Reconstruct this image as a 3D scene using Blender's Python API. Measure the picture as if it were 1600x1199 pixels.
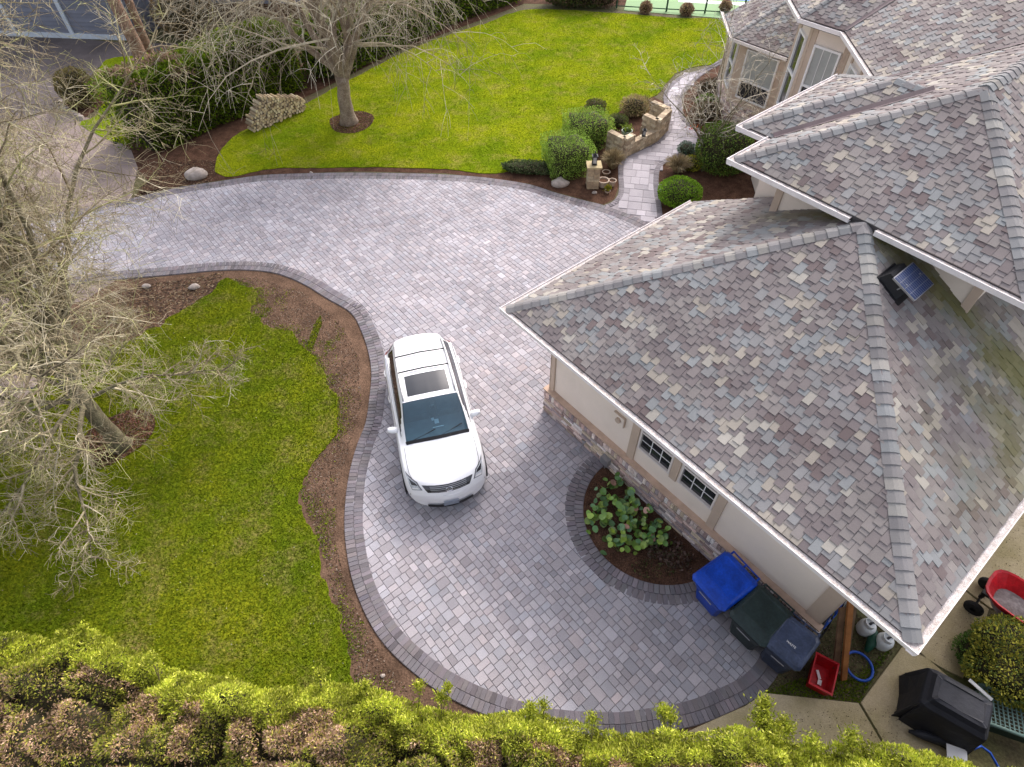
import bpy, bmesh, math, random
import numpy as np
from mathutils import Vector, Matrix
from mathutils.geometry import tessellate_polygon
random.seed(7); RNG = np.random.default_rng(11)
scene = bpy.context.scene
for o in list(bpy.data.objects): bpy.data.objects.remove(o)

# ------------------------------------------------------------------ camera
CF, CTH, CRO, HPSI, CH = 959.737, 0.86431, -0.01066, -0.88572, 12.6
_fw = np.array([0, math.cos(CTH), -math.sin(CTH)]); _rt0 = np.array([1., 0, 0]); _up0 = np.cross(_rt0, _fw)
_c, _s = math.cos(CRO), math.sin(CRO)
_rt = _c*_rt0 + _s*_up0; _up = -_s*_rt0 + _c*_up0
cam_d = bpy.data.cameras.new('camera'); cam = bpy.data.objects.new('camera', cam_d)
scene.collection.objects.link(cam); scene.camera = cam
cam_d.sensor_fit = 'HORIZONTAL'; cam_d.sensor_width = 36; cam_d.lens = 36*CF/1600
cam_d.clip_start = 0.1; cam_d.clip_end = 600
cam.matrix_world = Matrix(((_rt[0], _up[0], -_fw[0], 0), (_rt[1], _up[1], -_fw[1], 0), (_rt[2], _up[2], -_fw[2], CH), (0, 0, 0, 1)))

# ------------------------------------------------------------------ light
SUN = np.array([0.4197*math.cos(math.radians(40.5)), 0.907*math.cos(math.radians(40.5)), math.sin(math.radians(40.5))]); SUN /= np.linalg.norm(SUN)
world = bpy.data.worlds.new('World'); scene.world = world; world.use_nodes = True
wn = world.node_tree; bg = wn.nodes['Background']
sky = wn.nodes.new('ShaderNodeTexSky'); sky.sky_type = 'NISHITA'; sky.sun_disc = False
sky.sun_elevation = math.radians(40.5); sky.sun_rotation = math.atan2(SUN[0], SUN[1])
sky.air_density = 1.0; sky.dust_density = 4.0; sky.ozone_density = 1.0; sky.altitude = 50
hsv = wn.nodes.new('ShaderNodeHueSaturation'); hsv.inputs['Saturation'].default_value = .42
wn.links.new(sky.outputs[0], hsv.inputs['Color']); wmx = wn.nodes.new('ShaderNodeVectorMath'); wmx.operation = 'MULTIPLY'; wmx.inputs[1].default_value = (1.02, .985, 1.0)
wn.links.new(hsv.outputs[0], wmx.inputs[0]); wn.links.new(wmx.outputs[0], bg.inputs[0]); bg.inputs[1].default_value = 0.15
sun_d = bpy.data.lights.new('sun', 'SUN'); sun = bpy.data.objects.new('sun', sun_d); scene.collection.objects.link(sun)
sun_d.energy = 0.52; sun_d.angle = math.radians(2.2); sun_d.color = (1.0, 0.95, 0.9)
sun.rotation_mode = 'QUATERNION'; sun.rotation_quaternion = Vector(SUN).to_track_quat('Z', 'Y')
scene.view_settings.view_transform = 'Standard'; scene.view_settings.look = 'None'
scene.view_settings.exposure = 1.38; scene.view_settings.gamma = 1.0; scene.view_settings.use_curve_mapping = False
scene.render.engine = 'CYCLES'

# ------------------------------------------------------------------ helpers
def G(x, y, z=0.0):                     # point at height z seen at pixel (x, y) of the 1600 px photograph
    d = _fw + _rt*(x-800)/CF - _up*(y-599.5)/CF
    s = (z-CH)/d[2]
    return np.array([d[0]*s, d[1]*s, z])
HC, HS = math.cos(HPSI), math.sin(HPSI)
def W(u, v, z=0.0): return Vector((u*HC - v*HS, u*HS + v*HC, z))     # house frame to world
def UV(p): return (p[0]*HC + p[1]*HS, -p[0]*HS + p[1]*HC)
def link(o, parent=None):
    scene.collection.objects.link(o)
    if parent is not None: o.parent = parent
    return o
def tag(o, label=None, cat=None, group=None, kind=None):
    if label: o['label'] = label
    if cat: o['category'] = cat
    if group: o['group'] = group
    if kind: o['kind'] = kind
    return o
def empty(name, loc, label, cat, group=None, rz=0):
    o = bpy.data.objects.new(name, None); o.location = Vector(loc); o.rotation_euler.z = rz; o.empty_display_size = .2
    link(o); tag(o, label, cat, group); return o
class MB:
    def __init__(s): s.v = []; s.f = []; s.t = []; s.m = []
    def add(s, vs, fs, tint=(1, 1, 1), mi=0):
        b = len(s.v); s.v.extend([tuple(q) for q in vs])
        for f in fs: s.f.append(tuple(b+i for i in f)); s.t.append(tint); s.m.append(mi)
    def box(s, c, size, M=None, tint=(1, 1, 1), mi=0, taper=1.0):
        x, y, z = size[0]/2, size[1]/2, size[2]/2
        vs = [(-x, -y, -z), (x, -y, -z), (x, y, -z), (-x, y, -z), (-x*taper, -y*taper, z), (x*taper, -y*taper, z), (x*taper, y*taper, z), (-x*taper, y*taper, z)]
        vs = [Vector(q) for q in vs]
        if M is not None: vs = [M @ q for q in vs]
        vs = [q+Vector(c) for q in vs]
        s.add(vs, [(0, 3, 2, 1), (4, 5, 6, 7), (0, 1, 5, 4), (1, 2, 6, 5), (2, 3, 7, 6), (3, 0, 4, 7)], tint, mi)
    def prism(s, pts, z0, z1, tint=(1, 1, 1), mi=0):        # pts: list of (x,y) ccw
        n = len(pts)
        vs = [(p[0], p[1], z0) for p in pts]+[(p[0], p[1], z1) for p in pts]
        s.add(vs, [tuple(range(n, 2*n)), tuple(reversed(range(n)))]+[(i, (i+1) % n, n+(i+1) % n, n+i) for i in range(n)], tint, mi)
    def paver(s, pts, z0, z1, ch=.008, tint=(1, 1, 1), tilt=(0, 0)):
        c = np.mean(np.array(pts), 0); n = len(pts)
        inn = [(p[0]-ch*np.sign(p[0]-c[0]) if n == 4 and False else p[0]+(c[0]-p[0])*ch/max(1e-6, math.hypot(p[0]-c[0], p[1]-c[1]))*1.3,
                p[1]+(c[1]-p[1])*ch/max(1e-6, math.hypot(p[0]-c[0], p[1]-c[1]))*1.3) for p in pts]
        zt = lambda p: z1+tilt[0]*(p[0]-c[0])+tilt[1]*(p[1]-c[1])
        vs = [(p[0], p[1], z0) for p in pts]+[(p[0], p[1], zt(p)-ch*.7) for p in pts]+[(p[0], p[1], zt(p)) for p in inn]
        fs = [tuple(range(2*n, 3*n))]
        for i in range(n):
            j = (i+1) % n
            fs += [(i, j, n+j, n+i), (n+i, n+j, 2*n+j, 2*n+i)]
        s.add(vs, fs, tint)
    def tube(s, pts, rad, n=6, tint=(1, 1, 1), mi=0, cap=True):
        pts = [Vector(p) for p in pts]; b = len(s.v)
        if not hasattr(rad, '__len__'): rad = [rad]*len(pts)
        t = (pts[1]-pts[0]).normalized(); a = t.orthogonal().normalized()
        for i, p in enumerate(pts):
            t = (pts[min(i+1, len(pts)-1)]-pts[max(i-1, 0)])
            t = t.normalized() if t.length > 1e-9 else Vector((0, 0, 1))
            a = (a-t*a.dot(t)); a = a.normalized() if a.length > 1e-6 else t.orthogonal().normalized()
            bb = t.cross(a)
            for k in range(n):
                th = 2*math.pi*k/n
                s.v.append(tuple(p+(a*math.cos(th)+bb*math.sin(th))*rad[i]))
        for i in range(len(pts)-1):
            for k in range(n):
                k2 = (k+1) % n
                s.f.append((b+i*n+k, b+i*n+k2, b+(i+1)*n+k2, b+(i+1)*n+k)); s.t.append(tint); s.m.append(mi)
        if cap and n > 3:
            s.f.append(tuple(b+k for k in reversed(range(n)))); s.t.append(tint); s.m.append(mi)
            e = b+(len(pts)-1)*n
            s.f.append(tuple(e+k for k in range(n))); s.t.append(tint); s.m.append(mi)
    def lathe(s, prof, c=(0, 0, 0), n=20, tint=(1, 1, 1), mi=0, closed=False):
        b = len(s.v); c = Vector(c)
        for r, z in prof:
            for k in range(n):
                a = 2*math.pi*k/n; s.v.append((c.x+r*math.cos(a), c.y+r*math.sin(a), c.z+z))
        for i in range(len(prof)-1):
            for k in range(n):
                k2 = (k+1) % n
                s.f.append((b+i*n+k, b+i*n+k2, b+(i+1)*n+k2, b+(i+1)*n+k)); s.t.append(tint); s.m.append(mi)
    def build(s, name, mats, parent=None, smooth=False, loc=None):
        me = bpy.data.meshes.new(name); me.from_pydata(s.v, [], s.f)
        if not isinstance(mats, (list, tuple)): mats = [mats]
        for m in mats: me.materials.append(m)
        if len(mats) > 1: me.polygons.foreach_set('material_index', s.m)
        a = me.attributes.new('tint', 'FLOAT_COLOR', 'FACE')
        col = np.ones((len(s.f), 4), np.float32); col[:, :3] = np.array(s.t, np.float32).reshape(-1, 3)
        a.data.foreach_set('color', col.ravel())
        if smooth: me.shade_smooth()
        me.update(); o = bpy.data.objects.new(name, me)
        if loc is not None: o.location = Vector(loc)
        return link(o, parent)
def quick(name, verts, faces_n, mat, tint, parent=None):     # numpy meshes: verts (N,k,3) one k-gon each, tint (N,3)
    N, k, _ = verts.shape
    me = bpy.data.meshes.new(name); me.vertices.add(N*k); me.vertices.foreach_set('co', verts.astype(np.float32).ravel())
    me.loops.add(N*k); me.loops.foreach_set('vertex_index', np.arange(N*k, dtype=np.int32))
    me.polygons.add(N); me.polygons.foreach_set('loop_start', np.arange(0, N*k, k, dtype=np.int32))
    me.update(calc_edges=True)
    me.materials.append(mat)
    a = me.attributes.new('tint', 'FLOAT_COLOR', 'FACE'); col = np.ones((N, 4), np.float32); col[:, :3] = tint
    a.data.foreach_set('color', col.ravel())
    o = bpy.data.objects.new(name, me); return link(o, parent)
# smooth value noise
_tab = RNG.random((64, 64, 64)).astype(np.float32)
def vnoise(p, sc):
    q = np.asarray(p, float)*sc; i = np.floor(q).astype(int); f = q-i; f = f*f*(3-2*f); i &= 63; j = (i+1) & 63
    def T(a, b, c): return _tab[a[..., 0], b[..., 1], c[..., 2]]
    x = f[..., 0]; y = f[..., 1]; z = f[..., 2]
    def L(a, b, t): return a+(b-a)*t
    return L(L(L(T(i, i, i), T(j, i, i), x), L(T(i, j, i), T(j, j, i), x), y), L(L(T(i, i, j), T(j, i, j), x), L(T(i, j, j), T(j, j, j), x), y), z)

# ------------------------------------------------------------------ materials
def mat(name, col, rough=.7, tint=None, var=.15, scale=6., bump=0., bscale=40., col2=None, spec=.3, metal=0., coat=0., fine=0.):
    """tint: None, 'attr' (per-face attribute) or 'obj' (object colour)"""
    m = bpy.data.materials.new(name); m.use_nodes = True; nt = m.node_tree; N = nt.nodes; L = nt.links
    b = N['Principled BSDF']; b.inputs['Roughness'].default_value = rough; b.inputs['Metallic'].default_value = metal
    b.inputs['Specular IOR Level'].default_value = spec; b.inputs['Coat Weight'].default_value = coat; b.inputs['Coat Roughness'].default_value = .05
    geo = N.new('ShaderNodeNewGeometry')
    noi = N.new('ShaderNodeTexNoise'); noi.inputs['Scale'].default_value = scale; noi.inputs['Detail'].default_value = 6; noi.inputs['Roughness'].default_value = .65
    L.new(geo.outputs['Position'], noi.inputs['Vector'])
    mx = N.new('ShaderNodeMix'); mx.data_type = 'RGBA'
    c = np.array(col); c2 = np.array(col2) if col2 is not None else None
    mx.inputs[6].default_value = (*(c*(1-var) if c2 is None else c), 1); mx.inputs[7].default_value = (*(c*(1+var) if c2 is None else c2), 1)
    rp = N.new('ShaderNodeMapRange'); rp.inputs[1].default_value = .33; rp.inputs[2].default_value = .67
    L.new(noi.outputs[0], rp.inputs[0]); L.new(rp.outputs[0], mx.inputs[0])
    out = mx.outputs[2]
    if fine:
        n2 = N.new('ShaderNodeTexNoise'); n2.inputs['Scale'].default_value = bscale; n2.inputs['Detail'].default_value = 4; L.new(geo.outputs['Position'], n2.inputs['Vector'])
        r2 = N.new('ShaderNodeMapRange'); r2.inputs[1].default_value = .3; r2.inputs[2].default_value = .7; r2.inputs[3].default_value = 1-fine; r2.inputs[4].default_value = 1+fine
        L.new(n2.outputs[0], r2.inputs[0])
        vm = N.new('ShaderNodeVectorMath'); vm.operation = 'SCALE'; L.new(out, vm.inputs[0]); L.new(r2.outputs[0], vm.inputs['Scale']); out = vm.outputs[0]
    if tint:
        if tint == 'attr': t = N.new('ShaderNodeAttribute'); t.attribute_name = 'tint'; to = t.outputs['Color']
        else: t = N.new('ShaderNodeObjectInfo'); to = t.outputs['Color']
        mu = N.new('ShaderNodeVectorMath'); mu.operation = 'MULTIPLY'; L.new(out, mu.inputs[0]); L.new(to, mu.inputs[1]); out = mu.outputs[0]
    L.new(out, b.inputs['Base Color'])
    if bump:
        nb = N.new('ShaderNodeTexNoise'); nb.inputs['Scale'].default_value = bscale; nb.inputs['Detail'].default_value = 5; L.new(geo.outputs['Position'], nb.inputs['Vector'])
        bu = N.new('ShaderNodeBump'); bu.inputs['Strength'].default_value = bump; bu.inputs['Distance'].default_value = .02
        L.new(nb.outputs[0], bu.inputs['Height']); L.new(bu.outputs[0], b.inputs['Normal'])
    return m
def leafmat(name, trans=.25, rough=.6):
    m = mat(name, (1, 1, 1), rough, 'attr', .18, 3.0, spec=.08)
    b = m.node_tree.nodes['Principled BSDF']
    b.inputs['Subsurface Weight'].default_value = 0
    N = m.node_tree.nodes; L = m.node_tree.links
    tr = N.new('ShaderNodeBsdfTranslucent'); mx = N.new('ShaderNodeMixShader'); mx.inputs[0].default_value = trans
    src = b.inputs['Base Color'].links[0].from_socket; L.new(src, tr.inputs[0])
    L.new(b.outputs[0], mx.inputs[1]); L.new(tr.outputs[0], mx.inputs[2]); L.new(mx.outputs[0], N['Material Output'].inputs[0])
    return m
M = {}
M['soil'] = mat('soil', (.125, .078, .052), .95, None, .35, 1.6, .9, 28, fine=.35, spec=.05)
M['mulch'] = mat('mulch', (.085, .046, .030), .95, None, .4, 3, 1.0, 35, fine=.5, spec=.05)
M['ground'] = mat('ground_earth', (.085, .06, .038), .95, None, .4, .5, .8, 20, col2=(.10, .105, .035), fine=.3)
M['street'] = mat('street_concrete', (.235, .185, .165), .9, None, .28, .45, .3, 60, fine=.15)
M['asphalt'] = mat('asphalt', (.105, .088, .085), .9, None, .35, .35, .4, 60, fine=.15)
M['concrete'] = mat('concrete', (.47, .385, .25), .9, None, .28, 1.1, .4, 50, col2=(.33, .275, .14), fine=.15)
M['joint'] = mat('joint_sand', (.27, .245, .255), .95, None, .2, 8)
M['paver_a'] = mat('paver', (.358, .336, .352), .85, 'attr', .14, .4, .35, 90, fine=.12)
M['paver_o'] = mat('paver_single', (.358, .336, .352), .85, 'obj', .14, .4, .35, 90, fine=.12)
M['edge_a'] = mat('border_paver', (.175, .158, .168), .85, 'attr', .12, 1.5, .35, 90, fine=.12)
M['edge_o'] = mat('border_paver_single', (.175, .158, .168), .85, 'obj', .12, 1.5, .35, 90, fine=.12)
M['shin_a'] = mat('shingle', (1.10, 1.11, 1.085), .92, 'attr', .13, .5, .3, 160, fine=.14)
M['shin_o'] = mat('shingle_single', (1.10, 1.11, 1.085), .92, 'obj', .13, .5, .3, 160, fine=.14)
M['deck'] = mat('roof_deck', (.06, .055, .055), .95, None, .2, 3)
M['flash'] = mat('valley_metal', (.10, .07, .075), .6, None, .2, 3)
M['gutter'] = mat('gutter_white', (.80, .75, .74), .55, None, .08, 3, fine=.05)
M['debris'] = mat('gutter_debris', (.66, .61, .59), .95, None, .55, 9, .6, 60, col2=(.42, .36, .32), fine=.35)
M['stucco'] = mat('stucco', (.76, .665, .57), .9, None, .05, .8, .3, 120, fine=.04)
M['trim'] = mat('beige_trim', (.49, .385, .30), .75, None, .08, 1.5)
M['soffit'] = mat('soffit', (.66, .56, .48), .8, None, .05, 2)
M['white'] = mat('white_paint', (.78, .77, .76), .5, None, .05, 2)
M['brick'] = mat('brick', (1, 1, 1), .9, 'attr', .2, 9, .5, 60, fine=.2)
M['brick_o'] = mat('brick_single', (1, 1, 1), .9, 'obj', .2, 9, .5, 60, fine=.2)
M['mortar'] = mat('mortar', (.11, .09, .085), .95, None, .2, 10)
M['sill'] = mat('sill_band', (.50, .36, .27), .8, None, .2, 3)
M['glass'] = mat('window_glass', (.02, .022, .026), .08, None, .2, 2, spec=.6)
M['vinyl'] = mat('window_vinyl', (.66, .60, .56), .6, None, .05, 2)
M['blind'] = mat('window_blind', (.36, .37, .35), .5, None, .1, 3)
M['bark'] = mat('bark', (.10, .08, .05), .95, None, .5, 5, 1., 30, col2=(.22, .20, .12), fine=.3)
M['bark3'] = mat('bark_flaky', (.15, .085, .055), .95, None, .4, 4, 1., 18, col2=(.30, .20, .14), fine=.4)
M['bark2'] = mat('bark_brown', (.17, .12, .085), .95, None, .4, 5, 1., 30, col2=(.30, .245, .18), fine=.35)
M['twig'] = mat('lichen_twig', (1, 1, 1), .95, 'attr', .3, 4)
M['leaf'] = leafmat('leaf')
M['grass'] = None
M['car'] = mat('white_car_paint', (.86, .86, .87), .3, None, .01, 1, spec=.35, coat=.35)
M['chrome'] = mat('chrome', (.7, .7, .72), .15, None, .02, 2, metal=1)
M['black'] = mat('black_plastic', (.015, .015, .017), .45, None, .2, 5)
M['tyre'] = mat('tyre_rubber', (.02, .02, .02), .9, None, .2, 5)
M['greymetal'] = mat('grey_metal', (.33, .33, .34), .4, None, .1, 5, metal=.6)
M['lens'] = mat('lamp_lens', (.55, .57, .60), .1, None, .3, 30, spec=.7, coat=.5)
M['wood'] = mat('weathered_wood', (.19, .125, .075), .85, 'attr', .3, 4, .4, 30)
M['tank'] = mat('tank_paint', (.66, .68, .67), .5, None, .08, 5)
M['rust'] = mat('rust', (.2, .1, .06), .8, None, .3, 5)
M['cover'] = mat('grill_cover_cloth', (.020, .021, .027), .6, None, .25, 3, .3, 15)
M['tealplastic'] = mat('green_plastic', (.14, .22, .19), .5, None, .25, 3)
M['terracotta'] = mat('terracotta', (.33, .13, .07), .85, None, .15, 5)
M['rock'] = mat('rock', (.36, .31, .27), .9, None, .3, 4, .6, 20)
M['log'] = mat('log_end', (1, 1, 1), .9, 'attr', .2, 10)
M['siding'] = mat('blue_grey_siding', (.165, .175, .21), .8, 'attr', .1, 1.)
M['greentrim'] = mat('pale_trim', (.48, .53, .57), .7, None, .1, 2)
M['court'] = mat('court_green', (.20, .33, .15), .8, None, .05, .5)
M['courtblue'] = mat('court_blue', (.08, .2, .45), .8, None, .05, .5)
M['fencegreen'] = mat('fence_green', (.018, .06, .03), .6, None, .1, 3)
M['hose'] = mat('blue_plastic', (.015, .07, .36), .4, None, .1, 5)
def plast(name, c, r=.4): return mat(name, c, r, None, .3, 4, .15, 25, fine=.15)
M['binblue'] = plast('blue_bin', (.004, .055, .42), .35); M['bingreen'] = plast('dark_green_bin', (.018, .032, .031), .42); M['binnavy'] = plast('navy_bin', (.045, .060, .105), .4)
M['red'] = plast('red_plastic', (.42, .008, .014), .4)
# grass: one material for the turf sheet and the blades so that patches agree
def grassmat(name='grass'):
    m = bpy.data.materials.new(name); m.use_nodes = True; nt = m.node_tree; N = nt.nodes; L = nt.links; b = N['Principled BSDF']
    b.inputs['Roughness'].default_value = .95; b.inputs['Specular IOR Level'].default_value = .0
    geo = N.new('ShaderNodeNewGeometry')
    def nz(s, d=5, r=.6):
        n = N.new('ShaderNodeTexNoise'); n.inputs['Scale'].default_value = s; n.inputs['Detail'].default_value = d; n.inputs['Roughness'].default_value = r; L.new(geo.outputs['Position'], n.inputs['Vector']); return n.outputs[0]
    def rng(x, a, c_, lo=0, hi=1):
        r = N.new('ShaderNodeMapRange'); r.inputs[1].default_value = a; r.inputs[2].default_value = c_; r.inputs[3].default_value = lo; r.inputs[4].default_value = hi; L.new(x, r.inputs[0]); return r.outputs[0]
    def mix(f, a, c_):
        x = N.new('ShaderNodeMix'); x.data_type = 'RGBA'; L.new(f, x.inputs[0])
        for i, q in ((6, a), (7, c_)):
            if isinstance(q, tuple): x.inputs[i].default_value = (*q, 1)
            else: L.new(q, x.inputs[i])
        return x.outputs[2]
    c = mix(rng(nz(.38, 7, .7), .40, .60), (.115, .180, .006), (.250, .285, .010))
    c = mix(rng(nz(1.1, 9, .75), .50, .68), c, (.29, .25, .06))
    c = mix(rng(nz(14., 5), .40, .65), c, (.105, .150, .006))
    sc = N.new('ShaderNodeVectorMath'); sc.operation = 'SCALE'; L.new(c, sc.inputs[0]); L.new(rng(nz(60., 3), .3, .7, .8, 1.2), sc.inputs['Scale'])
    t = N.new('ShaderNodeAttribute'); t.attribute_name = 'tint'
    mu = N.new('ShaderNodeVectorMath'); mu.operation = 'MULTIPLY'; L.new(sc.outputs[0], mu.inputs[0]); L.new(t.outputs['Color'], mu.inputs[1])
    L.new(mu.outputs[0], b.inputs['Base Color'])
    bu = N.new('ShaderNodeBump'); bu.inputs['Strength'].default_value = .8; bu.inputs['Distance'].default_value = .04; L.new(nz(18., 5), bu.inputs['Height']); L.new(bu.outputs[0], b.inputs['Normal'])
    return m
M['grass'] = grassmat()

# ------------------------------------------------------------------ 2D tools
def inpoly(P, poly):
    P = np.atleast_2d(P); x, y = P[:, 0], P[:, 1]; r = np.zeros(len(P), bool); n = len(poly); j = n-1
    for i in range(n):
        xi, yi = poly[i]; xj, yj = poly[j]
        c = ((yi > y) != (yj > y)) & (x < (xj-xi)*(y-yi)/((yj-yi) if yj != yi else 1e-12)+xi)
        r ^= c; j = i
    return r
def clip(poly, conv):                   # clip polygon by convex ccw polygon
    out = list(poly); n = len(conv)
    for i in range(n):
        a = conv[i]; b = conv[(i+1) % n]; inp = out; out = []
        if not inp: break
        def sd(p): return (b[0]-a[0])*(p[1]-a[1])-(b[1]-a[1])*(p[0]-a[0])
        for k in range(len(inp)):
            p, q = inp[k], inp[(k+1) % len(inp)]; sp, sq = sd(p), sd(q)
            if sp >= 0: out.append(p)
            if sp*sq < 0:
                t = sp/(sp-sq); out.append((p[0]+(q[0]-p[0])*t, p[1]+(q[1]-p[1])*t))
    return out
def area(p): return .5*sum(p[i][0]*p[(i+1) % len(p)][1]-p[(i+1) % len(p)][0]*p[i][1] for i in range(len(p)))
def ccw(p): return list(p) if area(p) > 0 else list(reversed(p))
def smooth(pts, n=8, closed=False):     # Catmull-Rom through points
    P = [np.array(p[:2], float) for p in pts]; out = []; m = len(P); rngi = range(m if closed else m-1)
    for i in rngi:
        p0 = P[(i-1) % m] if closed or i > 0 else P[0]; p1 = P[i]; p2 = P[(i+1) % m]; p3 = P[(i+2) % m] if closed or i+2 < m else P[-1]
        for k in range(n):
            t = k/n; out.append(.5*((2*p1)+(-p0+p2)*t+(2*p0-5*p1+4*p2-p3)*t*t+(-p0+3*p1-3*p2+p3)*t**3))
    if not closed: out.append(P[-1])
    return out
def px(*pts, z=0): return [G(x, y, z)[:2] for x, y in pts]
def sheet(name, poly, z, m, parent=None, thick=0., kind=None, label=None, tint=(1, 1, 1)):
    v = [Vector((p[0], p[1], z)) for p in poly]; tr = tessellate_polygon([v])
    me = bpy.data.meshes.new(name); fs = [tuple(t) for t in tr]
    vs = [tuple(q) for q in v]
    f2 = []
    for t in fs:
        a, b, c = [v[i] for i in t]
        f2.append(t if (b-a).cross(c-a).z > 0 else (t[0], t[2], t[1]))
    if thick:
        n = len(vs); vs += [(q[0], q[1], z-thick) for q in vs]
        pc = area([(q.x, q.y) for q in v]) > 0
        for i in range(n):
            j = (i+1) % n; f2.append((i, n+i, n+j, j) if pc else (j, n+j, n+i, i))
    me.from_pydata(vs, [], f2); me.materials.append(m)
    a = me.attributes.new('tint', 'FLOAT_COLOR', 'FACE'); a.data.foreach_set('color', np.tile(np.array([*tint, 1], np.float32), len(f2)))
    o = bpy.data.objects.new(name, me); link(o, parent)
    if kind: o['kind'] = kind
    if label: o['label'] = label
    return o
def polyline_offset(pts, d):            # offset to the left of travel
    P = [np.array(p) for p in pts]; out = []
    for i in range(len(P)):
        t = P[min(i+1, len(P)-1)]-P[max(i-1, 0)]; t = t/(np.linalg.norm(t)+1e-9); out.append(P[i]+d*np.array([-t[1], t[0]]))
    return out
def camdist(x, y, z=0): return math.sqrt(x*x+y*y+(z-CH)**2)

# ================================================================== GROUND
sheet('ground', [(-90, -30), (90, -30), (90, 120), (-90, 120)], -0.03, M['ground'], kind='structure')
# street / neighbour's drive on the left
sheet('street', px((-700, 1000), (-300, 760), (0, 657), (75, 583), (140, 555), (60, 480), (130, 470), (215, 415), (200, 330), (215, 262), (205, 235), (165, 200), (140, 185), (95, 165), (125, 140), (110, 118), (60, 100), (-80, 92), (-500, 200), (-1500, 420)), -0.018, M['street'], kind='structure')
sheet('road', px((-600, 60), (-100, 52), (0, 50), (120, 60), (190, 67), (300, 68), (292, 83), (175, 92), (150, 108), (125, 140), (95, 165), (60, 180), (0, 200), (-500, 380), (-1200, 300)), -0.008, M['asphalt'], kind='structure')
seam = MB(); a_, b_ = G(-60, 609), G(108, 605); d_ = (b_-a_)[:2]; d_ /= np.linalg.norm(d_); nn_ = np.array([-d_[1], d_[0]])*.03
seam.prism(ccw([a_[:2]+nn_, a_[:2]-nn_, b_[:2]-nn_, b_[:2]+nn_]), -.03, -.012); tag(seam.build('street_joint', M['black']), kind='structure')

# outlines (photograph pixels on the ground plane)
near_out = smooth(px((-30, 462), (60, 452), (150, 440), (215, 434), (273, 429), (336, 423), (385, 422), (430, 427), (472, 443), (510, 466), (548, 489), (565, 519), (576, 553), (580, 585), (577, 622), (571, 661), (559, 692), (548, 729), (541, 769), (538, 809), (539.6, 848), (547, 894), (559, 933), (579, 976), (605, 1013), (644, 1050), (690, 1084), (760, 1118), (850, 1145), (960, 1153), (1030, 1145), (1097, 1131), (1165, 1101), (1193, 1082), (1212, 1060), (1222, 1040)), 6)
far_out = smooth(px((-30, 345), (60, 338), (150, 322), (215, 308), (280, 293), (340, 284), (411, 274), (487, 271), (554, 270), (625, 271), (696, 273), (760, 278), (825, 288), (870, 302), (915, 314), (943, 321), (985, 336), (1020, 352), (1050, 366)), 6)
BW = .42
near_in = polyline_offset(near_out, BW); far_in = polyline_offset(far_out, -BW)
wallL, wallV = -7.04, 7.03
# field region polygon
gar = [tuple(W(-7.0, 14)[:2]), tuple(W(-7.0, 7.05)[:2]), tuple(W(.45, 7.05)[:2])]
field = [tuple(p) for p in polyline_offset(near_out, BW*.72)]+[gar[2], gar[1], gar[0]]+[tuple(p) for p in reversed(polyline_offset(far_out, -BW*.72))]
bedc = np.array(W(-3.2, 6.85)[:2]); bedR = 1.68
whole = [tuple(p) for p in near_out]+[gar[2], gar[1], gar[0]]+[tuple(p) for p in reversed(far_out)]
drive = sheet('driveway', whole, -0.016, M['joint'], thick=.05, kind='structure')
# random ashlar packing on a torus
def packing(n, rnd):
    for attempt in range(200):
        g = -np.ones((n, n), int); pcs = []; ok = True
        for idx in range(n*n):
            i, j = divmod(idx, n)
            if g[i, j] >= 0: continue
            opts = [(2, 2), (2, 3), (3, 2), (3, 3), (3, 4), (4, 3), (2, 4)]; w = [3, 5, 5, 3, .8, .8, .6]
            order = sorted(range(len(opts)), key=lambda k: -rnd.random()**(1/w[k])); placed = False
            for k in order:
                a, b = opts[k]
                if i+a > n or j+b > n: continue
                if (g[i:i+a, j:j+b] >= 0).any(): continue
                # avoid one-unit slots on the right
                r = j+b; 
                if r < n and g[i, r] < 0 and (r+1 >= n or g[i, r+1] >= 0): continue
                if i+a == n-1: continue
                g[i:i+a, j:j+b] = len(pcs); pcs.append((i, j, a, b)); placed = True; break
            if not placed:
                # single-unit filler: stretch by a small piece
                a = 1; b = 1
                while j+b < n and g[i, j+b] < 0 and b < 3: b += 1
                if i+1 < n and (g[i+1, j:j+b] < 0).all(): a = 2
                g[i:i+a, j:j+b] = len(pcs); pcs.append((i, j, a, b))
        return pcs
rnd = random.Random(5)
unit = .069; NN = 72; pieces = []
PAV = []
mods = [packing(NN, rnd) for _ in range(3)]
for mi_ in range(-8, 8):
    for mj_ in range(-3, 8):
        ox, oy = mi_*NN*unit, mj_*NN*unit
        c = W(ox+NN*unit/2-6, oy+NN*unit/2)
        if camdist(c.x, c.y) > 45: continue
        pcs = mods[(mi_*5+mj_*3) % 3]
        for (i, j, a, b) in pcs:
            PAV.append((ox+i*unit-6, oy+j*unit-4, a*unit, b*unit))
PAV = np.array(PAV); cen = PAV[:, :2]+PAV[:, 2:]/2
cw = np.stack([cen[:, 0]*HC-cen[:, 1]*HS, cen[:, 0]*HS+cen[:, 1]*HC], 1)
keep = inpoly(cw, field) & (np.hypot(cw[:, 0]-bedc[0], cw[:, 1]-bedc[1]) > bedR+.36)
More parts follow.
